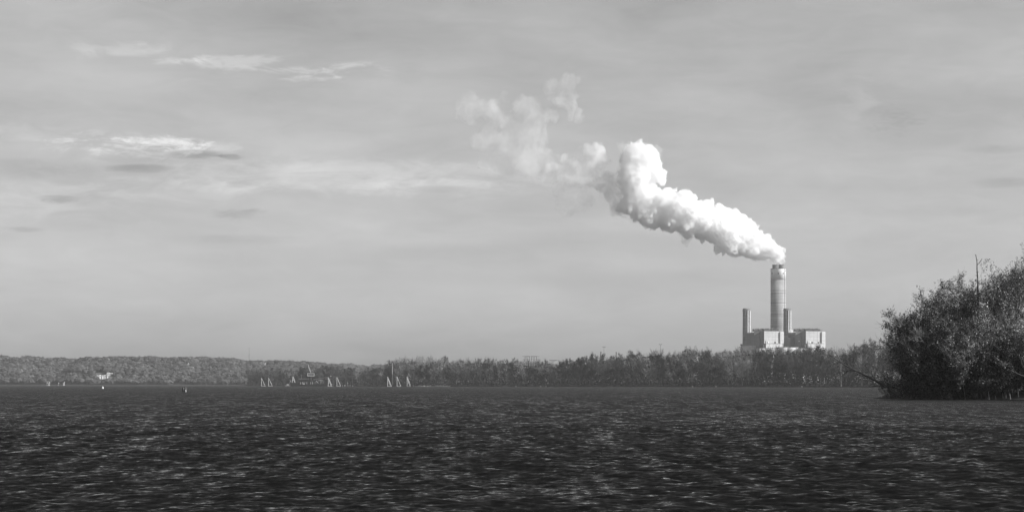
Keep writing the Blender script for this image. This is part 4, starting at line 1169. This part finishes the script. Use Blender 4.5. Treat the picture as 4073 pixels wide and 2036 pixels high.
for ((p, D), (px, row, hw, kd)) in HPOS:
    s = D / F_PX
    if kd == 's':
        small_house('house', (p[0], p[1], p[2] - .2), max(3.0, hw * 1.5 * s), 5, 3.2, SM[si], group=None, rz=.35); si += 1
    elif kd == 'big':
        t = thing('hillside_building', 'long white building with a tall block on the bluff slope', 'building', p, 0.25)
        MB().box(8 * s, 32 * s, -4, 5, -4, 17 * s).build('tower_wall', M['house'], t)
        for i in range(5):
            x = (10 + i * 4.6) * s
            for zz in (3, 9):
                MB().box(x, x + 1.0, -4.06, -3.95, zz * s, (zz + 4) * s).build('window', M['glass'], t)
        MB().hexa([(7 * s, -4.4, 17 * s), (33 * s, -4.4, 17 * s), (33 * s, 5.4, 17 * s), (7 * s, 5.4, 17 * s), (10 * s, -.2, 21 * s), (30 * s, -.2, 21 * s), (30 * s, .2, 21 * s), (10 * s, .2, 21 * s)]).build('roof', M['roof'], t)
        for i in range(4):
            x0 = (-31 + i * 10) * s
            wg = MB().box(x0, x0 + 6.8 * s, -3, 3, -3, (7 + i % 2 * 2) * s).build('wing', M['house'], t)
            MB().box(x0 + 2.2 * s, x0 + 4.4 * s, -3.06, -2.95, 1.5 * s, 5 * s).build('window', M['glass'], wg)
    else:
        t = thing('mansion', 'white columned mansion on the clearing near the bluff top', 'house', p, 0.2)
        MB().box(-22 * s, 8 * s, -1, 6, -4, 8 * s).build('wall', M['mid'], t)
        MB().box(14 * s, 25 * s, -1, 6, -4, 6 * s).build('side_wing', M['house'], t)
        MB().hexa([(-23 * s, -3, 8 * s), (9 * s, -3, 8 * s), (9 * s, 7, 8 * s), (-23 * s, 7, 8 * s), (-20 * s, 1.8, 12 * s), (6 * s, 1.8, 12 * s), (6 * s, 2.2, 12 * s), (-20 * s, 2.2, 12 * s)]).build('roof', M['roof'], t)
        for i in range(8):
            x = (-21 + i * 4) * s
            MB().bar((x, -2.2, -1), (x, -2.2, 8 * s), .42, .38, 10).build('column', M['house'], t)
        MB().box(-22 * s, 8 * s, -2.8, -1.05, -1.5, .3).build('porch', M['house'], t)
for px, D, w, h, lab in ((195, 3222, 1.9, 3.0, 'pale shed at the far landing under the bluff'), (187, 3222, 1.0, 2.6, 'narrow pale kiosk beside the shed at the far landing'), (254, 3222, 2.0, 3.2, 'bright white boathouse at the end of the far landing'), (232, 3222, 1.0, 1.8, 'tiny white hut along the far landing')):
    small_house('shed', at(px, D, z=.4), w, 1.8, h, lab, 'shed', None, .3, 1)
t = thing('jetty', 'low pale jetty along the far landing under the bluff', 'jetty', at(215, 3216, z=0))
MB().box(-19, 16, -1, 1, .35, .55).build('deck', M['mid'], t)
for x in (-18, -10, -2, 6, 14):
    MB().bar((x, 0, -1), (x, 0, .36), .2).build('pile', M['mid'], t)

# ------------------------------------------------------------------ steam plume
def ico_np(sub):
    import bmesh
    bm = bmesh.new(); bmesh.ops.create_icosphere(bm, subdivisions=sub, radius=1.0)
    bm.verts.ensure_lookup_table()
    V = np.array([v.co[:] for v in bm.verts]); F = np.array([[v.index for v in f.verts] for f in bm.faces]); bm.free()
    return V, F
ICO = {k: ico_np(k) for k in (1, 2, 3)}

def plume_mesh(name, blobs, seed, voxel, amp, freq, kids, mat, D=2985.0):
    rng = np.random.default_rng(seed)
    s = D / F_PX / 1.515
    parts = []
    def ball(p, r):
        V, F = ICO[3 if r > 10 else 2 if r > 3.5 else 1]
        parts.append((V * r + p, F))
    def unit(bias=None):
        d = rng.normal(size=3)
        if bias is not None: d = d / np.linalg.norm(d) + bias * 0.8
        return d / np.linalg.norm(d)
    for cx, cyy, r in blobs:
        p = at(1700 + cx / 1.515, D, py=250 + cyy / 1.515); p[1] += rng.normal() * r * s * 0.25
        rr = r * s
        ball(p, rr * 0.95)
        for _ in range(kids):
            d = unit()
            r2 = rr * rng.uniform(0.22, 0.46)
            q = p + d * (rr * 0.90 - r2 * 0.30)
            ball(q, r2)
            for _ in range(4):
                e = unit(d)
                r3 = r2 * rng.uniform(0.25, 0.5)
                if r3 > voxel * 0.9:
                    ball(q + e * (r2 * 1.0 - r3 * .2), r3)
    V, F = merge(parts)
    me = mesh_np(name + '_raw', V, F)
    tmp = bpy.data.objects.new('tmp', me); COL.objects.link(tmp)
    md = tmp.modifiers.new('r', 'REMESH'); md.mode = 'VOXEL'; md.voxel_size = voxel
    sm = tmp.modifiers.new('s', 'SMOOTH'); sm.factor = 0.5; sm.iterations = 1
    dg = bpy.context.evaluated_depsgraph_get()
    out = bpy.data.meshes.new_from_object(tmp.evaluated_get(dg), depsgraph=dg)
    bpy.data.objects.remove(tmp); bpy.data.meshes.remove(me)
    n = len(out.vertices)
    co = np.empty(n * 3, np.float32); out.vertices.foreach_get('co', co); co = co.reshape(-1, 3)
    no = np.empty(n * 3, np.float32); out.vertices.foreach_get('normal', no); no = no.reshape(-1, 3)
    disp = np.empty(n, np.float32)
    for i in range(n):
        v = Vector(co[i]) * freq
        disp[i] = abs(mnoise.noise(v)) * 1.0 + abs(mnoise.noise(v * 2.3)) * .6 + abs(mnoise.noise(v * 5.1)) * .4 - .5
    co = co + no * (disp * amp)[:, None]
    out.vertices.foreach_set('co', co.astype(np.float32).ravel())
    out.name = name
    out.materials.clear(); out.materials.append(mat)
    out.update()
    return out

def vol_mat(name, dens, aniso=0.0, albedo=0.995, noise=None, step=1.0):
    m = bpy.data.materials.new(name); m.use_nodes = True
    m.cycles.volume_step_rate = step
    nt = m.node_tree; nt.nodes.clear()
    v = nt.nodes.new('ShaderNodeVolumeScatter')
    v.inputs['Color'].default_value = (albedo,) * 3 + (1,)
    v.inputs['Density'].default_value = dens
    v.inputs['Anisotropy'].default_value = aniso
    if noise:
        geo = nt.nodes.new('ShaderNodeNewGeometry')
        n = nnoise(nt, noise[0], 5, 0.62, vec=geo.outputs['Position'], dist=0.6)
        d = nramp(nt, n, noise[1], noise[2], 0.0, dens)
        nt.links.new(d, v.inputs['Density'])
    o = nt.nodes.new('ShaderNodeOutputMaterial')
    nt.links.new(v.outputs[0], o.inputs['Volume'])
    return m

DENSE = [(2098, 1206, 14), (2134, 1200, 17), (2118, 1168, 38), (2086, 1142, 58), (2030, 1118, 76), (1960, 1095, 92), (1890, 1055, 108), (1838, 995, 108), (1800, 1060, 90), (1735, 985, 112), (1665, 950, 112), (1590, 930, 108), (1510, 895, 118), (1430, 885, 116),
         (1360, 855, 112), (1290, 830, 108), (1270, 760, 98), (1250, 700, 92), (1250, 620, 92), (1255, 560, 84), (1320, 570, 82), (1355, 630, 68), (1400, 685, 46), (1418, 715, 26), (1340, 920, 84), (1450, 950, 70), (1210, 860, 62), (1200, 690, 60), (1320, 760, 70), (1560, 990, 60)]
MEDIUM = [(740, 640, 40), (800, 690, 42), (860, 700, 46), (690, 690, 34), (920, 720, 44), (830, 580, 34), (1010, 540, 74), (1040, 590, 60), (1000, 600, 50), (1090, 690, 50), (1150, 715, 60), (1150, 860, 64), (1060, 735, 56), (1560, 1062, 46), (1640, 1042, 40), (1120, 790, 66), (980, 690, 60), (900, 640, 60)]
def drift(regions, seed):
    r_ = np.random.default_rng(seed); out = []
    for x0, x1, y0, y1, n, ra, rb in regions:
        for _ in range(n):
            out.append((r_.uniform(x0, x1), r_.uniform(y0, y1), r_.uniform(ra, rb)))
    return out
THIN = drift([(730, 900, 110, 330, 12, 30, 62), (190, 420, 200, 330, 12, 30, 65), (400, 720, 200, 360, 16, 30, 70), (560, 860, 390, 480, 10, 28, 55), (640, 920, 560, 740, 14, 30, 70),
              (300, 640, 380, 640, 14, 35, 80), (900, 1150, 620, 860, 12, 30, 65), (620, 900, 760, 900, 7, 30, 55), (820, 1000, 480, 620, 8, 25, 50)], 12)
FRINGE = [(x - 10, y + 8, r * 1.12) for x, y, r in DENSE if x < 1330]
pl = link('steam_plume', plume_mesh('steam_plume', DENSE, 61, 1.1, 5.0, 0.12, 14, vol_mat('dense_steam', 0.34, albedo=1.0, noise=(0.15, 0.38, 0.56), step=0.25)))
tag(pl, 'billowing white steam plume drifting from the tall chimney', 'smoke', kind=None)
link('thinning_steam', plume_mesh('thinning_steam', MEDIUM, 62, 1.6, 5.0, 0.08, 8, vol_mat('thinning_steam', 0.10, albedo=1.0, noise=(0.06, 0.36, 0.68))), pl)
link('fading_steam', plume_mesh('fading_steam', THIN, 63, 2.6, 9.0, 0.05, 4, vol_mat('fading_steam', 0.041, albedo=1.0, noise=(0.035, 0.36, 0.74))), pl)
link('steam_fringe', plume_mesh('steam_fringe', FRINGE, 64, 2.2, 8.0, 0.06, 7, vol_mat('steam_fringe', 0.05, albedo=1.0, noise=(0.07, 0.42, 0.66))), pl)

# ------------------------------------------------------------------ air
hm = bpy.data.materials.new('hazy_air'); hm.use_nodes = True
nt = hm.node_tree; nt.nodes.clear()
pv = nt.nodes.new('ShaderNodeVolumePrincipled')
pv.inputs['Color'].default_value = (0.9, 0.9, 0.9, 1)
pv.inputs['Density'].default_value = 0.00005
pv.inputs['Anisotropy'].default_value = 0.1
oo = nt.nodes.new('ShaderNodeOutputMaterial')
nt.links.new(pv.outputs[0], oo.inputs['Volume'])
hz_o = MB().box(-8200, 8200, -150, 8000, -3.5, 460).build('haze', hm)
tag(hz_o, 'thin pale river haze filling the air over the water', 'haze', kind='stuff')
